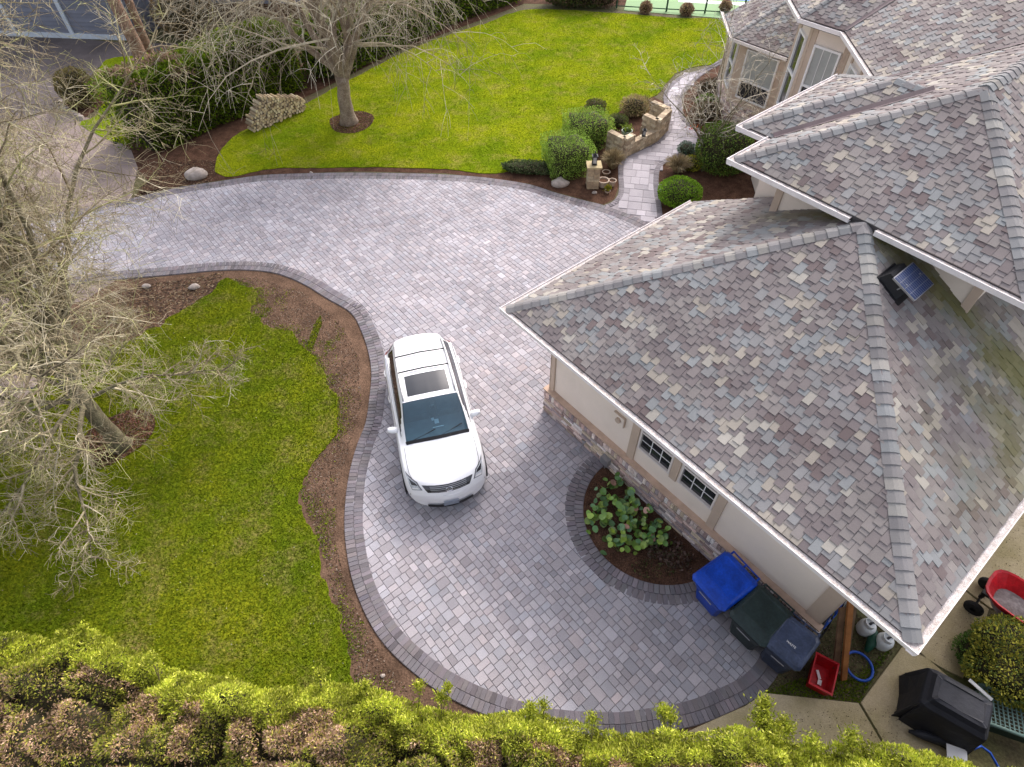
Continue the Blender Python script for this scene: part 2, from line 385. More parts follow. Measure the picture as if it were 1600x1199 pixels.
# drop those in the walkway mouth beyond the border
PAV = PAV[keep]; cw = cw[keep]
dist = np.hypot(cw[:, 0], cw[:, 1]); order = np.argsort(dist)
vis = []                                  # the nearest pavers that the hedge leaves in view
def pixel(x, y, z=0):
    d = np.array([x, y, z-CH]); zz = d @ _fw; return 800+CF*(d @ _rt)/zz, 599.5-CF*(d @ _up)/zz
def pav_tint():
    r = rnd.random(); g = rnd.gauss(1, .075)
    if r < .12: g *= 1.14
    elif r < .3: g *= .88
    w = rnd.gauss(0, .022)
    return (g*(1+w), g, g*(1-w*.6+.01))
for k in order:
    x_, y_ = pixel(*cw[k])
    if len(vis) < 300 and 30 < x_ < 1260 and y_ < 1085: vis.append(k)
vis = set(vis)
shared = {}
pm = MB()
for k in range(len(PAV)):
    u, v, a, b = PAV[k]; t = pav_tint(); gj = .0045; tilt = (rnd.gauss(0, .006), rnd.gauss(0, .006)); dz = rnd.gauss(0, .0012)
    if k in vis:
        key = (round(a/unit), round(b/unit))
        if key not in shared:
            q = MB(); q.paver([(-a/2+gj, -b/2+gj), (a/2-gj, -b/2+gj), (a/2-gj, b/2-gj), (-a/2+gj, b/2-gj)], -.05, 0, .007); o = q.build('paver', M['paver_o'], drive); shared[key] = o.data
        else: o = link(bpy.data.objects.new('paver', shared[key]), drive)
        c = W(u+a/2, v+b/2, .006+dz); o.location = c; o.rotation_euler = (tilt[0], tilt[1], HPSI); o.color = (*t, 1)
    else:
        pts = [W(u+gj, v+gj)[:2], W(u+a-gj, v+gj)[:2], W(u+a-gj, v+b-gj)[:2], W(u+gj, v+b-gj)[:2]]
        pm.paver([tuple(p) for p in pts], -.03, .006+dz, .007, t, tilt)
tag(pm.build('paver_field', M['paver_a'], drive), kind='stuff')
# border bricks: rows laid along a curve
shb = {}
BORD = []
def arc_param(pts):
    P = np.array([np.array(p) for p in pts]); d = np.r_[0, np.cumsum(np.linalg.norm(np.diff(P, axis=0), axis=1))]; return P, d
def border(pts, side, rows, rowd=.21, wid=.105, skip=None):
    P, d = arc_param(pts)
    for r in range(rows):
        s = rnd.random()*.05
        while s < d[-1]:
            w = wid*rnd.uniform(.94, 1.06); sm = s+w/2
            if sm > d[-1]: break
            x = np.interp(sm, d, P[:, 0]); y = np.interp(sm, d, P[:, 1]); e = .15
            t = np.array([np.interp(min(sm+e, d[-1]), d, P[:, 0])-np.interp(max(sm-e, 0), d, P[:, 0]), np.interp(min(sm+e, d[-1]), d, P[:, 1])-np.interp(max(sm-e, 0), d, P[:, 1])]); t /= np.linalg.norm(t)
            n = np.array([-t[1], t[0]])*side; c = np.array([x, y])+n*(r+.5)*rowd
            if skip is None or not skip(c): BORD.append((c[0], c[1], math.atan2(t[1], t[0]), w, rowd))
            s += w
border(near_out, 1, 2)
mouthL, mouthR = G(946, 322), G(1034, 357)
border(far_out, -1, 2, wid=.11)
arc = []
for k in range(49):
    a = math.pi+HPSI+math.pi*k/48*1.0
    arc.append(bedc+(bedR)*np.array([math.cos(a), math.sin(a)]))
border(arc, -1, 2)
bd = np.array([math.hypot(b[0], b[1]) for b in BORD]); bo = np.argsort(bd); sel = set()
for k in bo:
    x_, y_ = pixel(BORD[k][0], BORD[k][1])
    if len(sel) < 300 and y_ < 1095 and x_ < 1215: sel.add(k)
bm_ = MB()
for k, (x, y, a, w, l) in enumerate(BORD):
    g = rnd.gauss(1, .13); t = (g*(1+rnd.gauss(0, .03)), g, g*(1+rnd.gauss(0, .03))); dz = rnd.gauss(0, .001); gj = .004
    if k in sel:
        key = round(w, 3)
        if key not in shb:
            q = MB(); q.paver([(-w/2+gj, -l/2+gj), (w/2-gj, -l/2+gj), (w/2-gj, l/2-gj), (-w/2+gj, l/2-gj)], -.05, 0, .006); o = q.build('border_paver', M['edge_o'], drive); shb[key] = o.data
        else: o = link(bpy.data.objects.new('border_paver', shb[key]), drive)
        o.location = (x, y, .012+dz); o.rotation_euler.z = a; o.color = (*t, 1)
    else:
        c, s = math.cos(a), math.sin(a)
        pts = [(x+c*p-s*q_, y+s*p+c*q_) for p, q_ in [(-w/2+gj, -l/2+gj), (w/2-gj, -l/2+gj), (w/2-gj, l/2-gj), (-w/2+gj, l/2-gj)]]
        bm_.paver(pts, -.03, .012+dz, .006, t)
tag(bm_.build('border_paver_course', M['edge_a'], drive), kind='stuff')

# soil beds
def ragged(poly, amp=.08, step=.25, seed=0, frq=1.7):
    P = [np.array(p[:2]) for p in poly]; out = []
    for i in range(len(P)):
        a, b = P[i], P[(i+1) % len(P)]; n = max(1, int(np.linalg.norm(b-a)/step)); t = (b-a)/(np.linalg.norm(b-a)+1e-9); nn = np.array([-t[1], t[0]])
        for k in range(n):
            p = a+(b-a)*k/n; q = np.array([p[0]+seed, p[1], seed*1.3]); out.append(p+nn*amp*((vnoise(q, frq)-.5)*2+(vnoise(q, frq*4)-.5)))
    return out
bed_disc = [tuple(bedc+bedR*np.array([math.cos(a), math.sin(a)])) for a in np.linspace(math.pi+HPSI, 2*math.pi+HPSI, 40)]
# extend the half disc back to the wall
bed_poly = bed_disc+[tuple(W(-3.2+bedR, 7.0)[:2]), tuple(W(-3.2-bedR, 7.0)[:2])]
sheet('planting_bed', ccw(bed_poly), 0.004, M['mulch'], kind='structure')

# lawns -----------------------------------------------------------
lawn1 = ragged(smooth(px((-350, 900), (-150, 730), (0, 660), (75, 585), (115, 557), (175, 541), (224, 520), (266, 499), (301, 478), (336, 450), (352, 436), (388, 446), (405, 462), (393, 492), (440, 512), (462, 530), (490, 556), (510, 580), (522, 620), (520, 668), (505, 700), (482, 728), (468, 770), (482, 815), (500, 850), (508, 900), (528, 945), (545, 990), (556, 1060), (560, 1150), (300, 1250), (-200, 1250)), 3, True), .15, .08, 3, 2.6)
lawn2 = ragged(smooth(px((338, 268), (336, 252), (348, 232), (375, 206), (425, 188), (500, 150), (620, 87), (700, 55), (760, 36), (812, 17), (870, 15), (965, 21), (1060, 28), (1130, 32), (1165, 60), (1120, 97), (1092, 103), (1062, 111), (1045, 125), (1030, 145), (1005, 158), (975, 168), (950, 188), (905, 198), (868, 232), (852, 256), (800, 266), (760, 271), (696, 264), (625, 262), (554, 261), (487, 262), (411, 265), (365, 276)), 3, True), .06, .2, 5, 1.5)
lawn3 = ragged(smooth(px((125, 195), (150, 180), (158, 150), (150, 120), (158, 102), (180, 90), (290, 82), (420, 84), (430, 110), (240, 150), (215, 190), (195, 225)), 3, True), .06, .2, 8, 1.5)
for i, (pl, nm) in enumerate(((lawn1, 'lawn'), (lawn2, 'lawn'), (lawn3, 'lawn'))):
    sheet(nm, ccw([tuple(p) for p in pl]), 0.0, M['grass'], kind='structure', thick=.03, tint=((.96, .92, 1.35), (1.22, 1.18, 1.2), (1.05, 1.08, 1.2))[i])
def scatter(poly, n):
    P = np.array([p[:2] for p in poly]); lo, hi = P.min(0), P.max(0); out = []
    tot = 0
    while tot < n:
        q = RNG.random((n*2, 2))*(hi-lo)+lo; q = q[inpoly(q, [tuple(p) for p in poly])]; out.append(q); tot += len(q)
        if len(q) == 0: break
    return np.concatenate(out)[:n]
def blades(name, pts, h=(.015, .035), w=.010, tintf=None, mat_=None, z=0.0, parent=None):
    n = len(pts); a = RNG.random(n)*2*math.pi; hh = RNG.uniform(h[0], h[1], n); lean = RNG.normal(0, .5, (n, 2))*hh[:, None]
    d = np.stack([np.cos(a), np.sin(a)], 1)*w*RNG.uniform(.6, 1.4, n)[:, None]
    V = np.zeros((n, 3, 3)); V[:, 0, :2] = pts-d; V[:, 1, :2] = pts+d; V[:, 2, :2] = pts+lean; V[:, :, 2] = z; V[:, 2, 2] = z+hh
    t = np.clip(RNG.normal(1.1, .13, n), .6, 1.6); T = np.stack([t*RNG.uniform(.9, 1.15, n), t, t], 1)
    if tintf is not None: T *= tintf
    o = quick(name, V, 3, mat_ or M['grass'], T, parent); return tag(o, 'short mown grass blades over the lawns and along their edges', 'grass', kind='stuff')
near_clip = [tuple(p) for p in px((-60, 380), (620, 380), (620, 1140), (-60, 1140))]
p1 = scatter(lawn1, 330000); p1 = p1[inpoly(p1, near_clip)]
p2 = scatter(lawn2, 200000); p3 = scatter(lawn3, 12000)
# sparse invading tufts in the bare soil strip
strip = px((352, 436), (400, 432), (470, 455), (530, 500), (562, 560), (565, 630), (545, 700), (525, 770), (525, 850), (545, 930), (600, 1030), (640, 1080), (560, 1080), (500, 850), (468, 770), (500, 700), (520, 640), (490, 556), (393, 492))
ps = scatter(strip, 42000); q3 = np.c_[ps, np.zeros(len(ps))]
mask = (vnoise(q3+3.1, 1.1)*.6+vnoise(q3, 4.2)*.4)
P_, d_ = arc_param(near_out); dm = np.min(np.linalg.norm(ps[:, None, :]-P_[None, ::3, :], axis=2), axis=1)
ps = ps[(RNG.random(len(ps)) < np.clip((mask-.50-.14*np.clip(1.2-dm, 0, 1.2))*2.2, 0, .5)) & (dm > .12)]
LB = np.array([np.array(p) for p in lawn1]); pe = scatter(strip, 60000); de = np.min(np.linalg.norm(pe[:, None, :]-LB[None, ::2, :], axis=2), axis=1)
pe = pe[(RNG.random(len(pe)) < .55*np.exp(-de/.13)*(.3+1.4*(vnoise(np.c_[pe, np.zeros(len(pe))], 3.) > .5)))]; ps = np.concatenate([ps, pe])
tongue = scatter(px((478, 540), (488, 545), (503, 505), (501, 492), (492, 505)), 1500)
pc = scatter(px((1195, 1082), (1343, 1097), (1395, 1010), (1330, 1060), (1250, 1060)), 2500)
blades('grass', np.concatenate([p1, p2, p3]), tintf=np.concatenate([np.tile((.96, .92, 1.35), (len(p1), 1)), np.tile((1.22, 1.18, 1.2), (len(p2), 1)), np.tile((1.05, 1.08, 1.2), (len(p3), 1))]))
blades('grass', np.concatenate([ps, tongue]), (.02, .045), .013, tintf=np.array([1.2, 1.25, 1.]), z=-.03)['label'] = 'thin grass tufts spreading over the bare soil strip'
blades('grass', pc, (.02, .06), .012, np.array([.8, .9, 1.5]), z=-.03)['label'] = 'weedy grass along the edge of the concrete side path'
# soil strip sheets with a finer material, clods and dead leaves
sheet('soil', ccw([tuple(p) for p in near_out[10:-8]]+[tuple(p) for p in px((980, 1250), (300, 1250), (100, 900), (60, 700), (110, 545), (60, 480))]), -0.026, M['soil'], kind='structure')
sheet('mulch', ccw([tuple(p) for p in px((190, 335), (215, 300), (280, 290), (411, 272), (554, 267), (696, 270), (825, 286), (870, 300), (915, 312), (943, 319), (960, 310), (967, 290), (967, 250), (1027, 219), (1043, 200), (1040, 160), (1000, 140), (800, 240), (600, 240), (470, 230), (420, 180), (620, 80), (820, 5), (1200, 15), (1200, 0), (700, -20), (420, 60), (180, 120), (190, 240), (230, 280))]), -0.024, M['mulch'], kind='structure')
sheet('mulch', ccw([tuple(p) for p in px((1036, 337), (1030, 300), (1030, 262), (1040, 252), (1062, 246), (1090, 235), (1094, 200), (1066, 180), (1066, 150), (1092, 115), (1140, 85), (1250, 60), (1330, 200), (1200, 300), (1060, 352))]), -0.024, M['mulch'], kind='structure')
def litter(name, poly, n, size, cols, z, label, parent=None):
    p = scatter(poly, n); a = RNG.random(n)*6.28; s = RNG.uniform(size*.5, size*1.3, n); d = np.stack([np.cos(a), np.sin(a)], 1); e = np.stack([-d[:, 1], d[:, 0]], 1)
    V = np.zeros((n, 4, 3)); V[:, 0, :2] = p-d*s[:, None]; V[:, 1, :2] = p-e*s[:, None]*.5; V[:, 2, :2] = p+d*s[:, None]; V[:, 3, :2] = p+e*s[:, None]*.5
    V[:, :, 2] = z+RNG.random((n, 4))*.02
    T = np.array(cols)[RNG.integers(0, len(cols), n)]*RNG.uniform(.6, 1.3, n)[:, None]
    return tag(quick(name, V, 4, M['leaf'], T, parent), label, 'litter', kind='stuff')
litter('leaf_litter', px((190, 450), (350, 425), (340, 450), (266, 499), (175, 541), (115, 550), (90, 500)), 3500, .04, [(.16, .10, .05), (.08, .045, .03), (.25, .19, .12), (.06, .04, .03)], -.02, 'brown leaf litter in the bed under the bare tree on the left')
litter('leaf_litter', px((200, 330), (330, 282), (345, 262), (335, 250), (250, 250), (220, 290)), 2500, .04, [(.14, .08, .045), (.07, .04, .03), (.2, .14, .09)], -.02, 'brown leaf litter in the bed by the pale boulder')
litter('soil_clods', strip, 9000, .018, [(.13, .08, .05), (.07, .045, .03), (.10, .06, .04), (.28, .23, .18)], -.026, 'crumbs and small stones on the bare soil strip')
litter('leaf_litter', px((1210, 1060), (1250, 1020), (1290, 985), (1330, 950), (1410, 1000), (1343, 1095), (1200, 1080)), 2600, .022, [(.13, .09, .05), (.06, .045, .03), (.10, .11, .04), (.17, .13, .08)], -.026, 'leaf litter on the earth by the garage corner')
litter('wood_chips', ccw(bed_poly), 2500, .02, [(.10, .05, .035), (.05, .03, .022), (.14, .08, .05)], .006, 'dark wood chips covering the half-round planting bed')
for nm, pl, n, lab in (('tree_ring', ((185, 648), (215, 640), (238, 648), (242, 668), (228, 690), (200, 712), (160, 730), (135, 718), (130, 690), (150, 665)), 2600, 'reddish bark mulch ring under the bare tree on the left lawn'),
                  ('tree_ring', ((515, 188), (530, 180), (560, 174), (582, 180), (583, 190), (570, 203), (545, 209), (522, 204)), 1400, 'brown mulch ring around the trunk on the upper lawn'),):
    pp = smooth(px(*pl), 4, True); sheet(nm, ccw([tuple(p) for p in pp]), .006, M['mulch'], kind='structure')
    litter('wood_chips', pp, n, .035, [(.16, .07, .045), (.07, .035, .025), (.20, .12, .08)], .01, lab)
# fallen leaves and pale bits on the lawns
litter('leaf_litter', lawn1, 500, .014, [(.45, .42, .35), (.3, .24, .15)], .03, 'tiny pale bits strewn over the near lawn')
litter('leaf_litter', px((1150, 1120), (1260, 1150), (1400, 1160), (1450, 1020), (1520, 930), (1600, 800), (1600, 900), (1540, 960), (1440, 1100)), 500, .012, [(.12, .09, .05), (.07, .05, .03), (.10, .10, .04)], .012, 'small dead leaves on the concrete side path')

# concrete side path ---------------------------------------------
cp = MB()
def slab(pts, tint=1.0):
    q = ccw([tuple(p) for p in px(*pts)]); cp.paver(q, -.08, .008, .006)
path = tag(bpy.data.objects.new('side_path', None), kind='structure'); link(path)
side_slabs = [[(1060, 1150), (1097, 1133), (1165, 1103), (1194, 1083), (1341, 1099), (1376, 1158), (1400, 1240), (1100, 1240)],
              [(1345, 1098), (1409, 1012), (1424, 1007), (1472, 1049), (1520, 1090), (1500, 1240), (1404, 1240), (1380, 1158)],
              [(1411, 1008), (1493, 913), (1545, 952), (1535, 985), (1505, 1060), (1476, 1046)],
              [(1495, 911), (1590, 790), (1660, 830), (1600, 960), (1547, 950)],
              [(1592, 787), (1680, 660), (1800, 760), (1663, 827)]]
for pl in side_slabs:
    q = MB(); q.paver(ccw([tuple(p) for p in px(*pl)]), -.08, .008, .006); q.build('slab', M['concrete'], path)

# flagged walkway --------------------------------------------------
pL = smooth(px((943, 321), (956, 316), (965, 305), (967, 291), (966, 272), (969, 248), (998, 232), (1027, 219), (1041, 206), (1043, 197), (1040, 182), (1038, 165), (1037, 147), (1047, 132), (1065, 118), (1095, 109), (1120, 99), (1142, 84), (1175, 60)), 5)
pR1 = smooth(px((1036, 345), (1034, 325), (1030, 300), (1029, 283), (1031, 266), (1038, 256), (1050, 250), (1062, 246)), 5)
pR2 = smooth(px((1100, 206), (1094, 202), (1084, 197), (1072, 186), (1066, 172), (1066, 160), (1070, 148), (1079, 135), (1094, 120), (1113, 107), (1134, 93), (1170, 75)), 5)
walk = sheet('walkway', ccw([tuple(p) for p in pL]+[tuple(p) for p in reversed(pR2)]+[tuple(G(1104, 228)[:2])]+[tuple(p) for p in reversed(pR1)]+[tuple(p) for p in px((1040, 358), (1018, 354), (983, 338))]), -0.012, M['joint'], kind='structure', thick=.03)
BORD2 = []
_keep = BORD; BORD = BORD2
border(pL, -1, 1, .2, .11); border(pR1, 1, 1, .2, .11); border(pR2, 1, 1, .2, .11)
BORD = _keep
wb = MB()
for (x, y, a, w, l) in BORD2:
    g = rnd.gauss(1.05, .13); c, s = math.cos(a), math.sin(a); gj = .004
    wb.paver([(x+c*p-s*q_, y+s*p+c*q_) for p, q_ in [(-w/2+gj, -l/2+gj), (w/2-gj, -l/2+gj), (w/2-gj, l/2-gj), (-w/2+gj, l/2-gj)]], -.03, .012, .006, (g, g, g))
tag(wb.build('border_paver_course', M['edge_a'], walk), kind='stuff')
wpoly = [tuple(p) for p in polyline_offset(pL, -.12)]+[tuple(p) for p in reversed(polyline_offset(pR2, .12))]+[tuple(G(1104, 228)[:2])]+[tuple(p) for p in reversed(polyline_offset(pR1, .12))]+[tuple(p) for p in px((1032, 352), (1010, 345), (985, 332), (960, 322))]
us = .165; fl = packing(60, rnd); WA = -.20; wc_, ws_ = math.cos(WA), math.sin(WA)
for mi_ in range(-1, 2):
    for mj_ in range(1, 4):
        for (i, j, a, b) in fl:
            u, v = mi_*60*us+i*us, mj_*60*us+j*us; uu, vv = u+a*us/2, v+b*us/2; c = Vector((uu*wc_-vv*ws_, uu*ws_+vv*wc_, 0))
            if not inpoly([(c.x, c.y)], wpoly)[0]: continue
            g = rnd.gauss(1, .10)*(1.18 if rnd.random() < .25 else 1)
            q = MB(); aa, bb = a*us/2-.006, b*us/2-.006; q.paver([(-aa, -bb), (aa, -bb), (aa, bb), (-aa, bb)], -.04, 0, .008)
            o = q.build('flagstone', M['paver_o'], walk); o.location = (c.x, c.y, .008+rnd.gauss(0, .0015)); o.rotation_euler.z = WA; o.color = (g*1.0, g*.99, g*1.0, 1)

# ================================================================== HOUSE
RP = .557; RK = math.sqrt(1+RP*RP)
house = empty('house', W(-3.3, 9, 0), 'beige house with grey mottled shingle hip roofs and a stone base along the garage', 'house')
HL = Vector(house.location)
hinv = Matrix.Translation(-HL); IDM = Matrix.Identity(4)
def hb(mb, name, mats, parent=None, **k):        # build in world coordinates, then hang under the house
    o = mb.build(name, mats, None, **k)
    o.parent = parent if parent is not None else house
    if parent is None: o.matrix_parent_inverse = hinv
    return o
PAL = [((.205, .176, .172), 6), ((.170, .142, .142), 4), ((.235, .208, .198), 5), ((.235, .243, .248), 2.4), ((.225, .220, .222), 3.5), ((.335, .295, .250), 2.2), ((.365, .335, .295), 1.0), ((.145, .110, .108), 2.)]
_pc = [tuple((np.array(p[0])*.88+np.array((.205, .187, .184))*.12)*.93) for p in PAL]; _pw = [p[1] for p in PAL]
def shin_tint(prev=None):
    c = rnd.choices(_pc, _pw)[0] if prev is None or rnd.random() > .42 else prev
    return c
def p3(e0, g, z0, s, d, off=0.):
    a = (g[1], -g[0]); k = RK
    u = e0[0]+s*a[0]+d*g[0]-RP*g[0]/k*off; v = e0[1]+s*a[1]+d*g[1]-RP*g[1]/k*off
    return W(u, v, z0+RP*d+off/k)
def to_sd(P, e0, g):
    a = (g[1], -g[0]); x, y = P[0]-e0[0], P[1]-e0[1]; return (x*a[0]+y*a[1], x*g[0]+y*g[1])
def roof_face(mb, poly, e0, g, z0, parent=None, singles=0, hidden=None, moss=None, expo=.158):
    sd = ccw([to_sd(p, e0, g) for p in poly]); s0 = min(p[0] for p in sd); s1 = max(p[0] for p in sd); d1 = max(p[1] for p in sd)
    nrow = int(d1*RK/expo)+1; full = []
    for r in range(nrow):
        s = s0-rnd.random()*.2; prev = None; alt = rnd.random() < .5
        while s < s1:
            w = rnd.uniform(.135, .185); alt = not alt if rnd.random() < .93 else alt
            drop = (.08 if alt else 0.)+rnd.uniform(-.008, .008)
            if r == 0: drop = 0
            lo = (r*expo-drop)/RK; hi = ((r+1)*expo+.015)/RK
            if r == 0: lo = -.02
            tab = [(s+.003, lo), (s+w-.003, lo), (s+w-.003, hi), (s+.003, hi)]
            prev = shin_tint(prev); c = np.array(prev)*rnd.uniform(.92, 1.08)
            t0 = .012+(.010 if alt else 0)
            cl = clip(tab, sd)
            if len(cl) >= 3 and abs(area(cl)) > .002:
                cx_ = sum(p[0] for p in cl)/len(cl); cy_ = sum(p[1] for p in cl)/len(cl)
                wp = p3(e0, g, z0, cx_, cy_)
                if hidden is None or not hidden(e0[0]+cx_*g[1]+cy_*g[0], e0[1]-cx_*g[0]+cy_*g[1], wp.z):
                    if moss is not None:
                        mv = moss(e0[0]+cx_*g[1]+cy_*g[0], e0[1]-cx_*g[0]+cy_*g[1])
                        c = c*(1-mv)+np.array((.11, .105, .03))*mv
                    whole_ = len(cl) == 4 and abs(area(cl)-area(tab)) < 1e-4
                    full.append((cl, lo, hi, t0, tuple(c), whole_, tab, wp))
            s += w
    chosen = set()
    if singles:
        idx = [i for i, f in enumerate(full) if f[5]]; idx.sort(key=lambda i: camdist(*full[i][7])); 
        idx = [i for i in idx if (lambda q: -20 < q[0] < 1600 and q[1] < 1199)(pixel(*full[i][7]))]
        chosen = set(idx[:singles])
    for i, (cl, lo, hi, t0, c, wh, tab, wp) in enumerate(full):
        def top(p): f_ = (p[1]-lo)/(hi-lo); return t0*(1-f_)+.002*f_
        tp = [p3(e0, g, z0, p[0], p[1], top(p)) for p in cl]; bt = [p3(e0, g, z0, p[0], p[1], -.006) for p in cl]; n = len(cl)
        fs = [tuple(range(n))]+[(n+k, n+(k+1) % n, (k+1) % n, k) for k in range(n)]
        if i in chosen:
            ctr = sum(tp, Vector())/n
            q = MB(); q.add([x-ctr for x in tp+bt], fs); o = q.build('shingle', M['shin_o']); o.location = ctr; o.color = (*c, 1)
            o.parent = parent; o.matrix_parent_inverse = IDM
        else: mb.add(tp+bt, fs, c)
def deck(mb, poly, e0, g, z0, th=.16):
    sd = ccw([to_sd(p, e0, g) for p in poly]); a = [p3(e0, g, z0, s, d, -.008) for s, d in sd]; b = [x-Vector((0, 0, th)) for x in a]; n = len(a)
    mb.add(a+b, [tuple(range(n)), tuple(reversed(range(n, 2*n)))]+[(i, n+i, n+(i+1) % n, (i+1) % n) for i in range(n)])
def caps(p0, p1, n0, n1, parent, expo=.2, wd=.145):      # folded ridge caps from the low end p0 up to p1; n0,n1 plane normals
    d = (p1-p0); L_ = d.length; d.normalize(); k = int(L_/expo)
    side = []
    for nn in (n0, n1):
        s = nn.cross(d).normalized(); side.append(s)
    if side[0].dot(side[1]) > 0: side[1] = -side[1]
    for s_i, nn in ((0, n0), (1, n1)):
        oth = side[1-s_i]
    for s_i in (0, 1):
        if side[s_i].z > 0: side[s_i] = -side[s_i]
    for i in range(k):
        a = p0+d*(i*expo-.01); b = a+d*(expo+.05); up = (n0+n1).normalized(); prev = shin_tint()
        lift0, lift1 = .035, .016
        wv = wd*rnd.uniform(.97, 1.03)
        v = []
        for q, lf in ((a, lift0), (b, lift1)):
            v += [q+side[0]*wv+n0*lf*.8, q+side[0]*wv*.25+up*lf*1.1, q+side[1]*wv*.25+up*lf*1.1, q+side[1]*wv+n1*lf*.8]
        lowv = [v[j]-(n0 if j % 4 < 2 else n1)*.022 for j in range(4)]
        ctr = (a+b)/2; v = [x-ctr for x in v+lowv]
        fs = [(0, 1, 5, 4), (1, 2, 6, 5), (2, 3, 7, 6), (8, 9, 1, 0), (9, 10, 2, 1), (10, 11, 3, 2)]
        m = MB(); m.add(v, fs); o = m.build('ridge_cap', M['shin_o']); o.location = ctr; o.parent = parent; o.matrix_parent_inverse = IDM
        c = (np.array(prev)*.5+np.array((.195, .20, .205))*.5)*rnd.uniform(.82, 1.12); o.color = (*c, 1)
def nrm(g): v = W(-RP*g[0], -RP*g[1], 0); v.z = 1; return v.normalized()
def gutter(mb, deb, u0, v0, u1, v1, z, w=.125, h=.115):  # outward is to the right of travel
    a = np.array([u0, v0], float); b = np.array([u1, v1], float); t = (b-a)/np.linalg.norm(b-a); n = np.array([t[1], -t[0]])
    def P(q, o, zz): r = q+n*o; return W(r[0], r[1], zz)
    th = .012
    prof = [(-.01, z-h), (w-.02, z-h), (w, z-.01), (w, z), (w-th, z), (w-.03, z-h+th), (0, z-h+th)]
    A = [P(a-t*w*0, o, zz) for o, zz in prof]; B = [P(b, o, zz) for o, zz in prof]; k = len(prof)
    mb.add(A+B, [(i, (i+1) % k, k+(i+1) % k, k+i) for i in range(k)]+[tuple(reversed(range(k))), tuple(range(k, 2*k))])
    zz = z-.028; deb.add([P(a, 0, zz), P(a, w-.014, zz), P(b, w-.014, zz), P(b, 0, zz)], [(0, 1, 2, 3)])
GE, W0 = 3.42, 9.23
P1 = (-7.81, 6.26); P2 = (1.42, 6.26); AP = (-3.195, 10.875); gu = -7.81; gr = 1.42
QE = 6.01; Q1 = (-6.06, 10.91); Q2 = (-.36, 10.91); QA = (-3.21, 13.76)
# --- garage roof
gf_poly = [P1, P2, AP]; gl_poly = [P1, AP, (AP[0], 12.6), (gu, 12.6)]; gr_poly = [P2, (gr, 17), (AP[0], 17), AP]
def inbox(u, v, z): return (-5.25 < u < -1.2 and v > 11.75)
def moss_r(u, v):
    x = abs((v-11.35)-(u+1.9)*.25); q = np.array([u*1., v*1., 0.]); n_ = float(vnoise(q, 2.5))
    m1 = max(0, 1-x/.6)*(.35+.9*n_)
    m2 = max(0, min(1, (u+1.6)/2))*max(0, min(1, (v-7.5)/3))*.75*n_
    return min(.85, m1+m2) if u > -3.2 else 0
def moss_l(u, v):
    q = np.array([u*1., v*1., 0.]); n_ = float(vnoise(q, 2.5)); x = abs(v-11.35)
    return min(.8, max(0, 1-x/.5)*max(0, (u+5.6)/1.5)*(.3+1.0*n_))
d = MB(); deck(d, gf_poly, P1, (0, 1), GE); deck(d, gl_poly, P1, (1, 0), GE); deck(d, gr_poly, P2, (-1, 0), GE)
garage_roof = hb(d, 'garage_roof', M['deck'])
mb = MB(); roof_face(mb, gf_poly, P1, (0, 1), GE, garage_roof, 300)
roof_face(mb, gl_poly, P1, (1, 0), GE, garage_roof, 0, inbox, moss_l); roof_face(mb, gr_poly, P2, (-1, 0), GE, garage_roof, 0, inbox, moss_r)
o = hb(mb, 'shingle_field', M['shin_a']); o.parent = garage_roof; o.matrix_parent_inverse = IDM; o['kind'] = 'stuff'
def W3(p, z): return W(p[0], p[1], z)
apz = GE+RP*4.615
caps(W3(P1, GE), W3(AP, apz), nrm((0, 1)), nrm((1, 0)), garage_roof); caps(W3(P2, GE), W3(AP, apz), nrm((0, 1)), nrm((-1, 0)), garage_roof)
# --- main (upper) roof
def inS(u, v, z):
    if u < -4.11+.0 and 12.2 < v < 16.1:
        zs = 6.0+RP*min(v-12.2, 16.1-v, u+6.8); return zs > z+.01
    return False
def underT(u, v, z): return QE+RP*((u+v-10.4)/1.4142) > z+.01
qf = [Q1, Q2, QA]; ql = [Q1, QA, (QA[0], 22), (Q1[0], 17)]; qr = [Q2, (Q2[0], 24), (QA[0], 24), QA]
d = MB(); deck(d, qf, Q1, (0, 1), QE); deck(d, ql, Q1, (1, 0), QE); deck(d, qr, Q2, (-1, 0), QE)
main_roof = hb(d, 'main_roof', M['deck']); mb = MB()
roof_face(mb, qf, Q1, (0, 1), QE, main_roof, 200); roof_face(mb, ql, Q1, (1, 0), QE, main_roof, 0, lambda u, v, z: inS(u, v, z) or underT(u, v, z)); roof_face(mb, qr, Q2, (-1, 0), QE, main_roof)
o = hb(mb, 'shingle_field', M['shin_a']); o.parent = main_roof; o.matrix_parent_inverse = IDM; o['kind'] = 'stuff'
qz = QE+RP*2.85
caps(W3(Q1, QE), W3(QA, qz), nrm((0, 1)), nrm((1, 0)), main_roof); caps(W3(Q2, QE), W3(QA, qz), nrm((0, 1)), nrm((-1, 0)), main_roof)
caps(W3(QA, qz+.005), W3((QA[0], 18.5), qz+.005), nrm((1, 0)), nrm((-1, 0)), main_roof)
